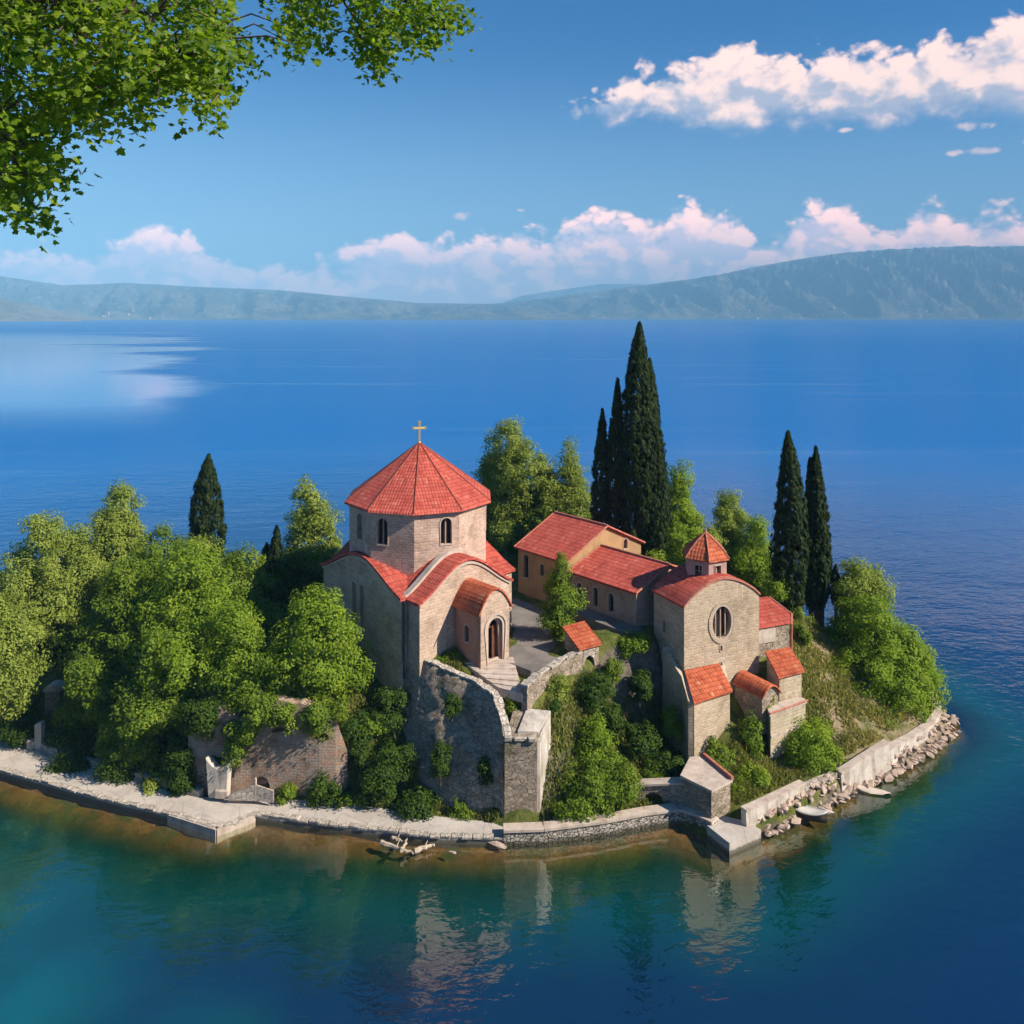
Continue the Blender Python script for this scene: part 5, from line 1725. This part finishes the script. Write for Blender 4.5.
tree('leafy_tree', 'soft pale tree rising behind the lantern', 'tree', 726, 502, 610, 34, 66.5, 'leaf_olive', 47, group=GB, shape='tall', nb=5)
tree('leafy_tree', 'bushy green tree filling the gap between lantern and right cypress', 'tree', 756, 518, 614, 30, 65, 'leaf_fresh', 48, group=GB)
tree('leafy_tree', 'dark undergrowth tree behind the ochre house', 'tree', 530, 520, 600, 38, 67, 'leaf_deep', 49, group=GB)
bush('bright shrub above the side chapel roof', 770, 570, 612, 18, 56.5, 'leaf_fresh', 50)
bush('leafy shrub behind the ridge of the low stone house', 655, 548, 590, 18, 57.5, 'leaf_fresh', 51)
tree('court_tree', 'light green ragged young tree growing in the church court', 'tree', 561, 562, 652, 19, 49.6, 'leaf_mid', 52, sub=.34, per=60, leaf=.15, nb=6, shape='tall', trunk=.08)

# trees, eastern slope
GE = 'trees on the eastern slope'
tree('willow_tree', 'pale feathery tree on top of the eastern slope', 'tree', 862, 562, 645, 36, 58, 'leaf_olive', 61, group=GE, leaf=.165)
tree('leafy_tree', 'widest spreading green tree over the eastern slope', 'tree', 882, 604, 742, 58, 53.0, 'leaf_fresh', 62, group=GE, nb=11)
tree('leafy_tree', 'green tree leaning uphill left of the widest eastern tree', 'tree', 848, 602, 712, 38, 54.5, 'leaf_mid', 63, group=GE)
tree('leafy_tree', 'small round tree at the curled end of the sea wall', 'tree', 922, 650, 708, 20, 55, 'leaf_fresh', 64, group=GE, nb=5)

# bushes
bush('round green bush leaning on the sea wall between its two pale stretches', 815, 716, 790, 35, 45.9, 'leaf_fresh', 71, per=100)
bush('big dark bush on the grassy slope right of the bastion', 598, 746, 808, 41, 42.8, 'leaf_mid', 72, per=110)
bush('lighter bush above the big dark bush on the slope', 590, 712, 768, 24, 43.7, 'leaf_fresh', 73)
bush('low shrub at the path end of the grassy slope', 575, 796, 820, 26, 41.9, 'leaf_mid', 74)
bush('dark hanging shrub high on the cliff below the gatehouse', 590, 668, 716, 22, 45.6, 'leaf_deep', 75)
bush('shrub on the cliff top left of the tower', 634, 626, 652, 16, 48.4, 'leaf_fresh', 76)
bush('dark ivy shrub on the cliff beside the tower flank', 640, 664, 706, 11, 47.2, 'leaf_deep', 77)
bush('dark shrub half way down the shaded cliff', 612, 700, 742, 15, 45.9, 'leaf_deep', 78)
bush('dark shrub at the foot of the shaded cliff', 652, 752, 792, 14, 45.0, 'leaf_deep', 79)
bush('tall ivy bush between the tower and the terrace wall', 752, 702, 768, 15, 46.2, 'leaf_mid', 80)
bush('olive shrub under the eaves of the barrel shed', 768, 690, 720, 9, 46.9, 'leaf_olive', 81, leaf=.12)
bush('green shrub on the grass behind the straight sea wall', 748, 768, 797, 20, 43.9, 'leaf_fresh', 82)
bush('climbing shrub at the foot of the tower lower bay', 720, 737, 774, 16, 45.3, 'leaf_mid', 83)
bush('trailing ivy hanging from the cliff top by the gatehouse', 612, 652, 690, 10, 47.0, 'leaf_mid', 140, leaf=.11)
bush('small shrub beside the slab roof of the stone block', 735, 780, 806, 10, 43.1, 'leaf_mid', 84, leaf=.12)
bush('dark round shrub against the porch side wall', 447, 651, 672, 13, 46.4, 'leaf_mid', 85, leaf=.11)
bush('flat pale shrub on the terrace corner behind the retaining wall', 428, 654, 667, 11, 46.6, 'leaf_olive', 86, leaf=.11)
bush('dark shrub filling the corner between steps and bastion', 514, 688, 716, 11, 43.6, 'leaf_mid', 87, leaf=.12)
bush('tangled shrub below the court parapet', 556, 672, 706, 15, 44.5, 'leaf_olive', 88, leaf=.12)
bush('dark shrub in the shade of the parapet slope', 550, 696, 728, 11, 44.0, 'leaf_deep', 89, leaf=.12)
bush('ivy patch clinging to the lower retaining wall', 441, 735, 782, 12, 42.6, 'leaf_deep', 90, leaf=.11)
bush('ivy clump beside the inner corner of the bastion', 486, 752, 796, 10, 42.1, 'leaf_deep', 91, leaf=.11)
bush('thin ivy near the head of the retaining wall', 452, 690, 716, 9, 43.4, 'leaf_deep', 92, leaf=.10)
bush('small dark shrub crowning the scooped pier', 215, 752, 776, 8, 44.1, 'leaf_deep', 93, leaf=.12)
bush('bright tuft on the dark bank left of the retaining wall', 371, 714, 736, 13, 44.8, 'leaf_fresh', 94, leaf=.13)
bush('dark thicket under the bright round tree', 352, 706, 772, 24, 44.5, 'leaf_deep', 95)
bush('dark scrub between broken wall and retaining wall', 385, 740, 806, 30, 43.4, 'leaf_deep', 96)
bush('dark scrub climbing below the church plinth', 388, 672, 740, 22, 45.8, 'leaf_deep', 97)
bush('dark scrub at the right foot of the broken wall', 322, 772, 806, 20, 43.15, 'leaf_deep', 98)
bush('small bright tuft beside the path near the broken wall', 346, 794, 806, 9, 42.9, 'leaf_fresh', 99, leaf=.11)
bush('low dark scrub along the path foot of the retaining wall', 418, 788, 816, 20, 42.5, 'leaf_deep', 100)
bush('creeper spilling over the left end of the broken wall', 240, 712, 768, 17, 43.75, 'leaf_mid', 101)
bush('brownish shrub on the shaded path edge left of the landing', 152, 775, 803, 15, 44.7, 'leaf_olive', 102)
bush('dark undergrowth beside the leaning marker stone', 80, 712, 762, 34, 48.6, 'leaf_deep', 103)
bush('deep undergrowth below the middle of the left wood', 188, 715, 785, 32, 45.4, 'leaf_deep', 104)
bush('dark undergrowth at the far left below the olive tree', 22, 700, 742, 26, 50.6, 'leaf_deep', 105)
bush('olive shrub beside the roots of the right cypresses', 802, 604, 640, 13, 55.3, 'leaf_olive', 106)
bush('yellowish shrub on the dry slope above the cream hut', 806, 640, 678, 12, 52.0, 'leaf_olive', 107, leaf=.13)
bush('dark shrub on the dry slope under the leaning eastern tree', 828, 652, 690, 16, 52.6, 'leaf_deep', 108)
bush('small round shrub alone on the bare eastern slope', 846, 728, 752, 9, 47.9, 'leaf_mid', 109, leaf=.12)
bush('grassy shrub behind the higher pale sea wall', 880, 708, 742, 22, 49.9, 'leaf_mid', 110)
bush('olive scrub in the shade of the widest eastern tree', 862, 690, 722, 20, 51.0, 'leaf_deep', 111)
bush('shrub between the cream terrace wall and the round bush', 790, 752, 786, 8, 45.8, 'leaf_mid', 112, leaf=.12)

bush('leafy mass drooping over the highest part of the broken wall', 275, 688, 728, 34, 43.9, 'leaf_mid', 120)
bush('leafy fringe on the right shoulder of the broken wall', 325, 694, 738, 22, 43.8, 'leaf_mid', 121)
bush('leafy fringe on the left shoulder of the broken wall', 200, 692, 738, 26, 44.3, 'leaf_deep', 122)
bush('fresh bush on the slope between bare earth and eastern trees', 838, 672, 716, 18, 51.2, 'leaf_mid', 123)
bush('long grassy bush below the widest eastern tree', 900, 716, 748, 18, 50.6, 'leaf_fresh', 124)
bush('low dry bush at the top of the bare earth slope', 812, 676, 704, 13, 51.0, 'leaf_olive', 125)
bush('bush at the foot of the side chapel wall', 800, 620, 650, 10, 52.4, 'leaf_mid', 126, leaf=.12)

bush('low dark hedge along the shaded path left of the brownish shrub', 118, 762, 790, 24, 45.6, 'leaf_deep', 130)
bush('low dark hedge between leaning marker stone and overhanging tree', 70, 752, 774, 22, 46.9, 'leaf_deep', 131)
bush('low dark hedge at the path by the left picture edge', 16, 724, 748, 16, 48.9, 'leaf_deep', 132)
bush('dark fern clump left of the scooped pier', 185, 766, 798, 13, 44.2, 'leaf_deep', 133)
bush('small fern clump between gate panel and broken wall', 285, 782, 802, 10, 43.3, 'leaf_mid', 134, leaf=.11)

bush('dark bush in the shaded hollow at the tower foot', 668, 748, 794, 15, 44.9, 'leaf_deep', 150)
bush('dark bush on the shaded slope above the low arched wall', 640, 720, 760, 15, 45.2, 'leaf_deep', 151)
bush('mid green bush beside the buttress of the tower', 672, 700, 742, 11, 46.3, 'leaf_mid', 152, leaf=.12)
bush('small bush on the bank above the arched recess', 655, 770, 798, 12, 43.9, 'leaf_mid', 153, leaf=.12)
bush('small dark bush at the path foot under the retaining wall', 462, 800, 820, 13, 42.1, 'leaf_mid', 154, leaf=.11)

# ------------------------------------------------------------------ rough grass on the open slopes
rg = np.random.default_rng(77)
def scatter(poly, n):
    poly = np.array(poly, float)
    lo_, hi_ = poly.min(0), poly.max(0)
    Q = rg.uniform(lo_, hi_, (n * 3, 2))
    ins = np.zeros(len(Q), bool)
    for a, c in zip(poly, np.roll(poly, -1, 0)):
        cond = (a[1] > Q[:, 1]) != (c[1] > Q[:, 1])
        ins ^= cond & (Q[:, 0] < a[0] + (Q[:, 1] - a[1]) / (c[1] - a[1] + 1e-12) * (c[0] - a[0]))
    return Q[ins][:n]
G_ = [scatter([(1.5, 41.4), (8.3, 42.5), (8.6, 45), (8.6, 48.4), (4.6, 47), (1.2, 43.2)], 15000),
      scatter([(10.4, 42.8), (11.4, 42.2), (13.6, 45.2), (13.2, 46.8), (12.2, 46.4)], 3500),
      scatter([(5.5, 43), (9.2, 43.2), (9.2, 46.6), (6.2, 46.4)], 4500),
      scatter([(-5.5, 42.2), (-.6, 41.4), (-.6, 41.9), (-3, 42.4), (-5, 43.4)], 1600),
      scatter([(11.2, 42.0), (14.5, 44.0), (20.4, 47.6), (25.6, 52), (25.5, 56), (19, 61), (13, 57), (16.9, 52), (16.5, 47.5), (13, 45.5), (11, 44.5)], 30000),
      scatter([(-8, 43.4), (-5, 43), (-4.6, 43.4), (-7.5, 47), (-12, 50), (-16, 47), (-9, 45)], 7000),
      scatter([(-6.2, 47.4), (-4.2, 45.8), (-2.6, 45.3), (-2.9, 46.5), (-4.6, 47)], 1500),
      scatter([(-30, 51), (-20, 47), (-17, 46), (-14, 52), (-28, 57)], 6000)]
Q = np.concatenate(G_)
den = np.array([mnoise.noise(Vector((x * .9, y * .9, 3))) for x, y in Q])
Q = Q[den > rg.uniform(-.75, .35, len(Q)) + np.clip((Q[:, 0] - 13) / 6, 0, 1) * .28]
zq = island_h(Q)
Pq = np.column_stack([Q, zq + .07])
k = 3
Pb = np.repeat(Pq, k, 0) + rg.normal(size=(len(Pq) * k, 3)) * np.array([.08, .08, .02])
Ax = np.array([0, 0, 1.0]) + rg.normal(size=Pb.shape) * .38
Nb = rg.normal(size=Pb.shape) * np.array([1, 1, .3])
east = np.clip((Pb[:, 0] - 11) / 9, 0, 1) * .30
patch = np.array([mnoise.noise(Vector((x * .35, y * .35, 8))) for x, y, _ in Pb]) * .25
go = card_mesh('grass', M['grass'], Pb, Nb, .26, rg.normal(.40, .13, len(Pb)) + east + patch, Ax, .26, rg=rg)
tag(go, 'rough grass on the slopes', kind='stuff')

# ------------------------------------------------------------------ shore stones
def boulder_mesh(seed, flat=.7):
    r_ = random.Random(seed)
    bm = bmesh.new()
    bmesh.ops.create_icosphere(bm, subdivisions=2, radius=.5)
    ax = [Vector((r_.uniform(-1, 1), r_.uniform(-1, 1), r_.uniform(-1, 1))).normalized() for _ in range(11)]
    for v in bm.verts:
        co = v.co.copy()
        for a in ax:                                     # knock flat faces off
            h_ = co.dot(a) - .27
            if h_ > 0: co -= a * h_ * .97
        co += v.co.normalized() * .06 * mnoise.noise(v.co * 4 + Vector((seed, 0, 0)))
        v.co = Vector((co.x * 1.25, co.y, co.z * flat))
    me = bpy.data.meshes.new('shore_rock')
    bm.to_mesh(me); bm.free()
    me.materials.append(M['rock'])
    return me


bmesh_set = [boulder_mesh(i, .55 + .08 * (i % 4)) for i in range(7)]
rr_ = random.Random(9)
shore_line = resample([(12.0, 40.95, 0), (14.6, 42.4, 0), (18.0, 44.85, 0), (21.6, 47.05, 0), (24.6, 49.35, 0), (26.6, 51.3, 0), (27.3, 53.0, 0)], 60)
cum = 0
for i in range(285):
    t = (i + rr_.random()) / 285
    f_ = t * 59
    a, c = shore_line[int(f_)], shore_line[min(59, int(f_) + 1)]
    p = a + (c - a) * (f_ - int(f_))
    d = Vector((c[0] - a[0], c[1] - a[1], 0)).normalized() if np.linalg.norm(c - a) > 0 else Vector((1, 0, 0))
    n = Vector((d.y, -d.x, 0))
    off = rr_.uniform(-.5, .36)
    o = bpy.data.objects.new('shore_rock', bmesh_set[i % 7])
    C.objects.link(o)
    s_ = rr_.uniform(.24, .60) * (1.15 if off > 0 else 1)
    px_r, py_r = p[0] + n.x * off, p[1] + n.y * off
    zz = max(.05, gz(px_r, py_r)) + s_ * .16 + rr_.uniform(-.03, .05)
    o.location = (p[0] + n.x * off, p[1] + n.y * off, zz)
    o.scale = (s_ * rr_.uniform(.9, 1.5), s_, s_ * rr_.uniform(.7, 1.1))
    o.rotation_euler = (rr_.uniform(-.4, .4), rr_.uniform(-.4, .4), rr_.uniform(0, 6.3))
    tag(o, 'small tumbled pinkish rock in the bank below the eastern sea wall', 'rock', 'tumbled rocks below the sea wall')


def slab_rock(label, px, py, L, w_, h_, rot, seed, mat='paleslab', z=0.08, name='flat_rock'):
    me = boulder_mesh(seed, 1).copy()
    me.materials.clear(); me.materials.append(M[mat])
    o = bpy.data.objects.new(name, me); C.objects.link(o)
    o.location = at(px, py, z); o.scale = (L / 1.1, w_, h_ / .9); o.rotation_euler = (0, .05, R(rot))
    return tag(o, label, 'rock')


slab_rock('long flat pale rock running out into the water below the round bush', 868, 790, 2.3, .8, .38, -18, 31)
slab_rock('pointed flat rock behind the long pale rock at the waterline', 858, 781, 1.3, .8, .4, 25, 36)
slab_rock('smooth pale rock on the bank left of the roundest rock', 881, 774, 1.2, .6, .36, -5, 32)
slab_rock('roundest pale rock at the waterline under the low curling wall', 898, 771, .62, .62, .5, 0, 33)
slab_rock('small single rock lying off the bank in the shallows', 842, 802, .5, .24, .2, -30, 34)
slab_rock('dark edged flat rock at the eastern tip', 937, 741, 1.3, .6, .3, 20, 35, 'rock')
slab_rock('outermost brown rock at the eastern tip of the bank', 944, 733, 1.1, .7, .5, 10, 42, 'rock')
slab_rock('squared pale block leaning into the water beside the quay', 769, 822, .95, .3, .3, -55, 37)
slab_rock('brown boulder at the root of the quay', 762, 815, .9, .8, .6, 12, 38, 'rock')
slab_rock('pale block lying in the shallows below the bastion', 481, 839, 1.0, .5, .42, -12, 39)
slab_rock('long tapering rock stretching right from the pale block', 494, 843, 1.3, .35, .22, -25, 40, 'rock')
slab_rock('small pale stone in the water below the landing', 190, 823, .42, .3, .22, 10, 41)
slab_rock('tiny reddish stone in the shallows right of the driftwood', 452, 852, .42, .2, .14, -20, 43, 'rock')


# beached boats beside the bank
def boat(label, px, py, L, w_, rot, seed):
    x, y, _ = at(px, py, .0)
    rt = root('rowing_boat', (x, y, 0), label, 'boat')
    ca, sa = math.cos(R(rot)), math.sin(R(rot))
    def T(u, v, z): return Vector((x + u * ca - v * sa, y + u * sa + v * ca, z))
    n = 15
    def section(u, k):
        t = u / (L / 2)
        hw_ = w_ / 2 * max(0.02, (1 - abs(t) ** 2.4)) ** .75
        sheer = .42 + .16 * t * t
        return [(-hw_, sheer), (-hw_ * .86, sheer * .55), (-hw_ * .5, .02), (0, -.06 + .10 * abs(t) ** 3), (hw_ * .5, .02), (hw_ * .86, sheer * .55), (hw_, sheer)]
    outer, inner = [], []
    for i in range(n):
        u = -L / 2 + L * i / (n - 1)
        s_ = section(u, i)
        outer.append([T(u, v, z) for v, z in s_])
        inner.append([T(u * .96, v * .86, z + .05 if abs(v) < w_ * .35 else z) for v, z in s_])
    mb = MB()
    for A, B in zip(outer[:-1], outer[1:]):
        for j in range(6): mb.poly([A[j], A[j + 1], B[j + 1], B[j]])
    mb.build('hull', M['hull_dark'], rt, smooth=True, recalc=False)
    mb = MB()
    for A, B in zip(inner[:-1], inner[1:]):
        for j in range(6): mb.poly([A[j], B[j], B[j + 1], A[j + 1]])
    mb.build('lining', M['hull'], rt, recalc=False)
    mb = MB()
    for side in (0, 6):
        mb.tube([p[side] + Vector((0, 0, .01)) for p in outer], .055, 5)
    mb.build('gunwale', M['hull'], rt)
    mb = MB()                                            # canvas cover drawn over the hull
    for A, B in zip(outer[:-1], outer[1:]):
        rowA = [A[0], (A[0] * .7 + A[6] * .3) + Vector((0, 0, .07)), (A[0] * .3 + A[6] * .7) + Vector((0, 0, .07)), A[6]]
        rowB = [B[0], (B[0] * .7 + B[6] * .3) + Vector((0, 0, .07)), (B[0] * .3 + B[6] * .7) + Vector((0, 0, .07)), B[6]]
        for j in range(3): mb.poly([rowA[j], rowB[j], rowB[j + 1], rowA[j + 1]])
    mb.build('cover', M['hull'], rt, recalc=False)
    return rt


boat('small dark hulled boat with a white cover lying below the sea wall', 808, 819, 1.8, .66, -24, 1)
slab_rock('pale pointed rock lying just behind the covered boat', 822, 811, 1.2, .5, .3, -28, 45)


def log(label, p, q, r, seed):
    r_ = random.Random(seed)
    p, q = Vector(p), Vector(q)
    pts = [p.lerp(q, t) + Vector((r_.uniform(-.05, .05), r_.uniform(-.05, .05), r_.uniform(-.02, .03))) for t in np.linspace(0, 1, 9)]
    mb = MB(); mb.tube(pts, [r * (.95 - .55 * k / 8) * r_.uniform(.75, 1.15) for k in range(9)], 7)
    s0 = p.lerp(q, .45); mb.tube([s0, s0 + Vector((r_.uniform(-.2, .2), .15, .28))], [r * .35, r * .12], 5)
    return tag(mb.build('driftwood_log', M['greybark'], None, smooth=False), label, 'driftwood', 'driftwood in the shallows')


log('longest pale driftwood log lying along the shallows', at(382, 843, .12), at(414, 853, .1), .15, 1)
log('short driftwood log crossing over the longest log', at(401, 851, .32), at(407, 840, .25), .12, 2)
log('pale driftwood log pointing right from the pile', at(415, 851, .14), at(435, 845, .18), .14, 3)
log('thin driftwood stick behind the longest log', at(393, 837, .1), at(402, 842, .14), .09, 4)

# ------------------------------------------------------------------ far shore houses
bpy.context.view_layer.update()
fh = root('shore_house', (0, 0, 0), 'tiny pale house among others on the left far shore', 'house', 'far houses on the left shore')
mb = MB(); mb.prism([(-6, -5), (6, -5), (6, 5), (-6, 5)], 7, -4); mb.build('wall', M['whitestone'], fh)
mb = MB(); mb.extrude([(-7, -6, 7.02), (-7, 6, 7.02), (-7, 0, 10.5)], (14, 0, 0)); mb.build('roof', M['tile_orange'], fh)
rr_ = random.Random(5)
first = True
for (lo_, hi_, cnt, nm_, lab, grp) in ((90, 152, 16, 'western_hills', 'tiny pale house among others on the left far shore', 'far houses on the left shore'),
                                       (735, 1022, 34, 'eastern_hills', 'tiny pale house among others along the right far shore', 'far houses on the right shore')):
    ho_ = bpy.data.objects[nm_]
    for i in range(cnt):
        px = rr_.uniform(lo_, hi_)
        base_d = (5600 if nm_[0] == 'w' else 6600)
        dd = base_d + rr_.uniform(30, 190) * (1 if rr_.random() < .8 else 2)
        x = (px - 512) * dd / F
        hit, loc, nr, fi = ho_.ray_cast((x, dd, 2000), (0, 0, -1))
        if not hit or loc.z < 1: continue
        o = fh if first else copy_tree(fh)
        first = False
        o.location = (x, dd, loc.z)
        s_ = rr_.uniform(.8, 1.5)
        o.scale = (s_, s_, s_)
        o.rotation_euler = (0, 0, rr_.uniform(0, 3))
        o['label'] = lab; o['group'] = grp

# ------------------------------------------------------------------ overhanging tree beside the lookout
bl = MB()
bx = np.linspace(-34, -6, 26)
by = np.linspace(-30, 1.5, 30)
vs = []
for y in by:
    for x in bx:
        e = min(1, max(0, (x + 34) / 5)) * min(1, max(0, (-6 - x) / 2.2)) * min(1, max(0, (y + 30) / 5)) * min(1, max(0, (1.5 - y) / 2.2))
        vs.append((x, y, -3 + 25.2 * e ** .55 + fbm(x * .4, y * .4, 7) * .8 * e))
fs = [(j * 26 + i, j * 26 + i + 1, (j + 1) * 26 + i + 1, (j + 1) * 26 + i) for j in range(29) for i in range(25)]
bl.mesh_(vs, fs)
tag(bl.build('lookout_bluff', M['ground'], None, smooth=True, recalc=False), kind='structure')

rg = np.random.default_rng(5)
ov_ = root('maple_tree', (-11.0, -2.5, 21.4), 'large leafy branches of a near tree hanging into the upper left', 'tree')
def pd(px, py, d): return Vector(atd(px, py, d))
limbs = []
mb = MB()
trunk_pts = [Vector((-11.0, -2.5, 20.9)), Vector((-10.8, -2.2, 23.0)), Vector((-10.4, -1.4, 25.5)), Vector((-9.6, 0.2, 28.0)), Vector((-8.6, 2.0, 30.0))]
mb.tube(trunk_pts, [.42, .34, .29, .22, .14], 10)
L1 = [trunk_pts[2], Vector((-8.4, 3.5, 27.6)), pd(-40, -25, 7.4), pd(10, 4, 7.6), pd(45, 12, 7.7), pd(72, 30, 7.8), pd(88, 52, 7.8), pd(98, 80, 7.9)]
L2 = [trunk_pts[3], Vector((-6.8, 4.5, 29.0)), pd(60, -70, 8.2), pd(180, -45, 8.4), pd(290, -22, 8.6), pd(345, 2, 8.7), pd(362, 20, 8.7), pd(372, 42, 8.7)]
L3 = [L1[1], pd(-60, 60, 7.0), pd(-15, 110, 7.1), pd(15, 150, 7.2), pd(28, 205, 7.2)]
L4 = [L2[3], pd(205, -10, 8.0), pd(220, 40, 8.0), pd(222, 90, 8.0)]
L5 = [L2[4], pd(360, -15, 9.0), pd(415, 5, 9.1), pd(445, 30, 9.1)]
L6 = [L1[3], pd(90, -5, 7.2), pd(150, 15, 7.1), pd(175, 60, 7.1)]
for L_, r0, r1 in ((L1, .14, .012), (L2, .12, .012), (L3, .06, .008), (L4, .04, .008), (L5, .035, .006), (L6, .04, .006)):
    q = resample([tuple(p) for p in L_], 24) if False else np.array([tuple(p) for p in L_])
    d = np.r_[0, np.cumsum(np.linalg.norm(np.diff(q, axis=0), axis=1))]
    t = np.linspace(0, d[-1], 26)
    qq = np.stack([np.interp(t, d, q[:, i]) for i in range(3)], 1)
    mb.tube([Vector(p) for p in qq], list(np.linspace(r0, r1, 26)), 7)
    limbs.append(qq[6:])
mb.build('trunk', M['bark'], ov_, smooth=True)
LP = np.concatenate(limbs)
mass_a = [(-30, -40), (258, -40), (250, 6), (257, 66), (243, 76), (236, 52), (226, 96), (214, 130), (202, 126), (190, 96), (176, 88), (160, 98), (148, 118), (138, 128), (122, 116), (106, 122),
          (92, 150), (80, 168), (60, 186), (46, 192), (34, 208), (40, 236), (28, 246), (16, 230), (-30, 232)]
mass_b = [(268, -30), (264, 14), (276, 40), (292, 58), (322, 62), (345, 58), (358, 66), (374, 84), (384, 78), (388, 58), (400, 46), (416, 60), (432, 70), (444, 78), (450, 62), (452, 30), (474, 30), (460, 4), (430, -30)]
def scat2(poly, n, dlo, dhi, shrink):
    poly = np.array(poly, float)
    pts = []
    while len(pts) < n:
        p = rg.uniform(poly.min(0), poly.max(0))
        ins = False
        for a, c in zip(poly, np.roll(poly, -1, 0)):
            if (a[1] > p[1]) != (c[1] > p[1]) and p[0] < a[0] + (p[1] - a[1]) / (c[1] - a[1] + 1e-12) * (c[0] - a[0]): ins = not ins
        if not ins: continue
        if mnoise.noise(Vector((p[0] * .022, p[1] * .022, 4))) < -.16: continue
        if all((p[0] - q[0]) ** 2 + (p[1] - q[1]) ** 2 > shrink ** 2 for q in pts) or rg.random() < .15:
            pts.append(p)
    return [np.array(atd(p[0], p[1] - 4, rg.uniform(dlo, dhi))) for p in pts]
tips = scat2(mass_a, 265, 6.4, 8.8, 8) + scat2(mass_b, 95, 7.9, 9.6, 8)
tw_ = MB()
LPs, LNs, LTs, LAs = [], [], [], []
for tp_ in tips:
    dd = np.linalg.norm(LP - tp_, axis=1) + np.maximum(0, tp_[2] - LP[:, 2]) * .8
    b0 = LP[np.argmin(dd)]
    mid = (b0 + tp_) / 2 + np.array([0, 0, .12]) + rg.normal(0, .05, 3)
    tw_.tube([Vector(b0), Vector(mid), Vector(tp_)], [.012, .008, .003], 4)
    m_ = int(rg.uniform(30, 50))
    tt = rg.uniform(0, 1, m_) ** .6
    near_ = tp_ + (mid - tp_) * (1 - tt)[:, None] * .55
    LPs.append(near_ + rg.normal(size=(m_, 3)) * np.array([.09, .12, .10]))
    LNs.append(np.array([0.25, -0.55, .65]) + rg.normal(size=(m_, 3)) * .55)
    LAs.append(np.array([0, 0, -1.0]) + rg.normal(size=(m_, 3)) * .55)
    LTs.append(rg.normal(.45, .15, m_) + rg.normal(0, .12))
tw_.build('twig', M['bark'], ov_)
P, N, T, A = map(np.concatenate, (LPs, LNs, LTs, LAs))
N /= np.linalg.norm(N, axis=1, keepdims=True)
A -= (A * N).sum(1, keepdims=True) * N
A /= np.linalg.norm(A, axis=1, keepdims=True)
B = np.cross(N, A)
# five-lobed leaf outline (along, across, fold)
leafs = np.array([(-.02, 0), (.04, .20), (-.06, .44), (.22, .36), (.40, .56), (.52, .26), (.70, .24), (1.0, 0), (.70, -.24), (.52, -.26), (.40, -.56), (.22, -.36), (-.06, -.44), (.04, -.20)])
sz = (.066 * rg.uniform(.6, 1.3, len(P)))
K = len(leafs)
V = (P[:, None] + A[:, None] * (leafs[None, :, 0:1] * sz[:, None, None]) + B[:, None] * (leafs[None, :, 1:2] * sz[:, None, None])
     - N[:, None] * (np.abs(leafs[None, :, 1:2]) * .35 * sz[:, None, None])).reshape(-1, 3) - np.array(wloc(ov_))
me = bpy.data.meshes.new('crown')
me.from_pydata([tuple(v) for v in V], [], [tuple(range(i * K, i * K + K)) for i in range(len(P))])
a_ = me.attributes.new('tone', 'FLOAT', 'POINT')
a_.data.foreach_set('value', np.repeat(np.clip(T, 0, 1), K).astype(np.float32))
me.materials.append(M['leaf_near'])
o = bpy.data.objects.new('crown', me); C.objects.link(o); o.parent = ov_
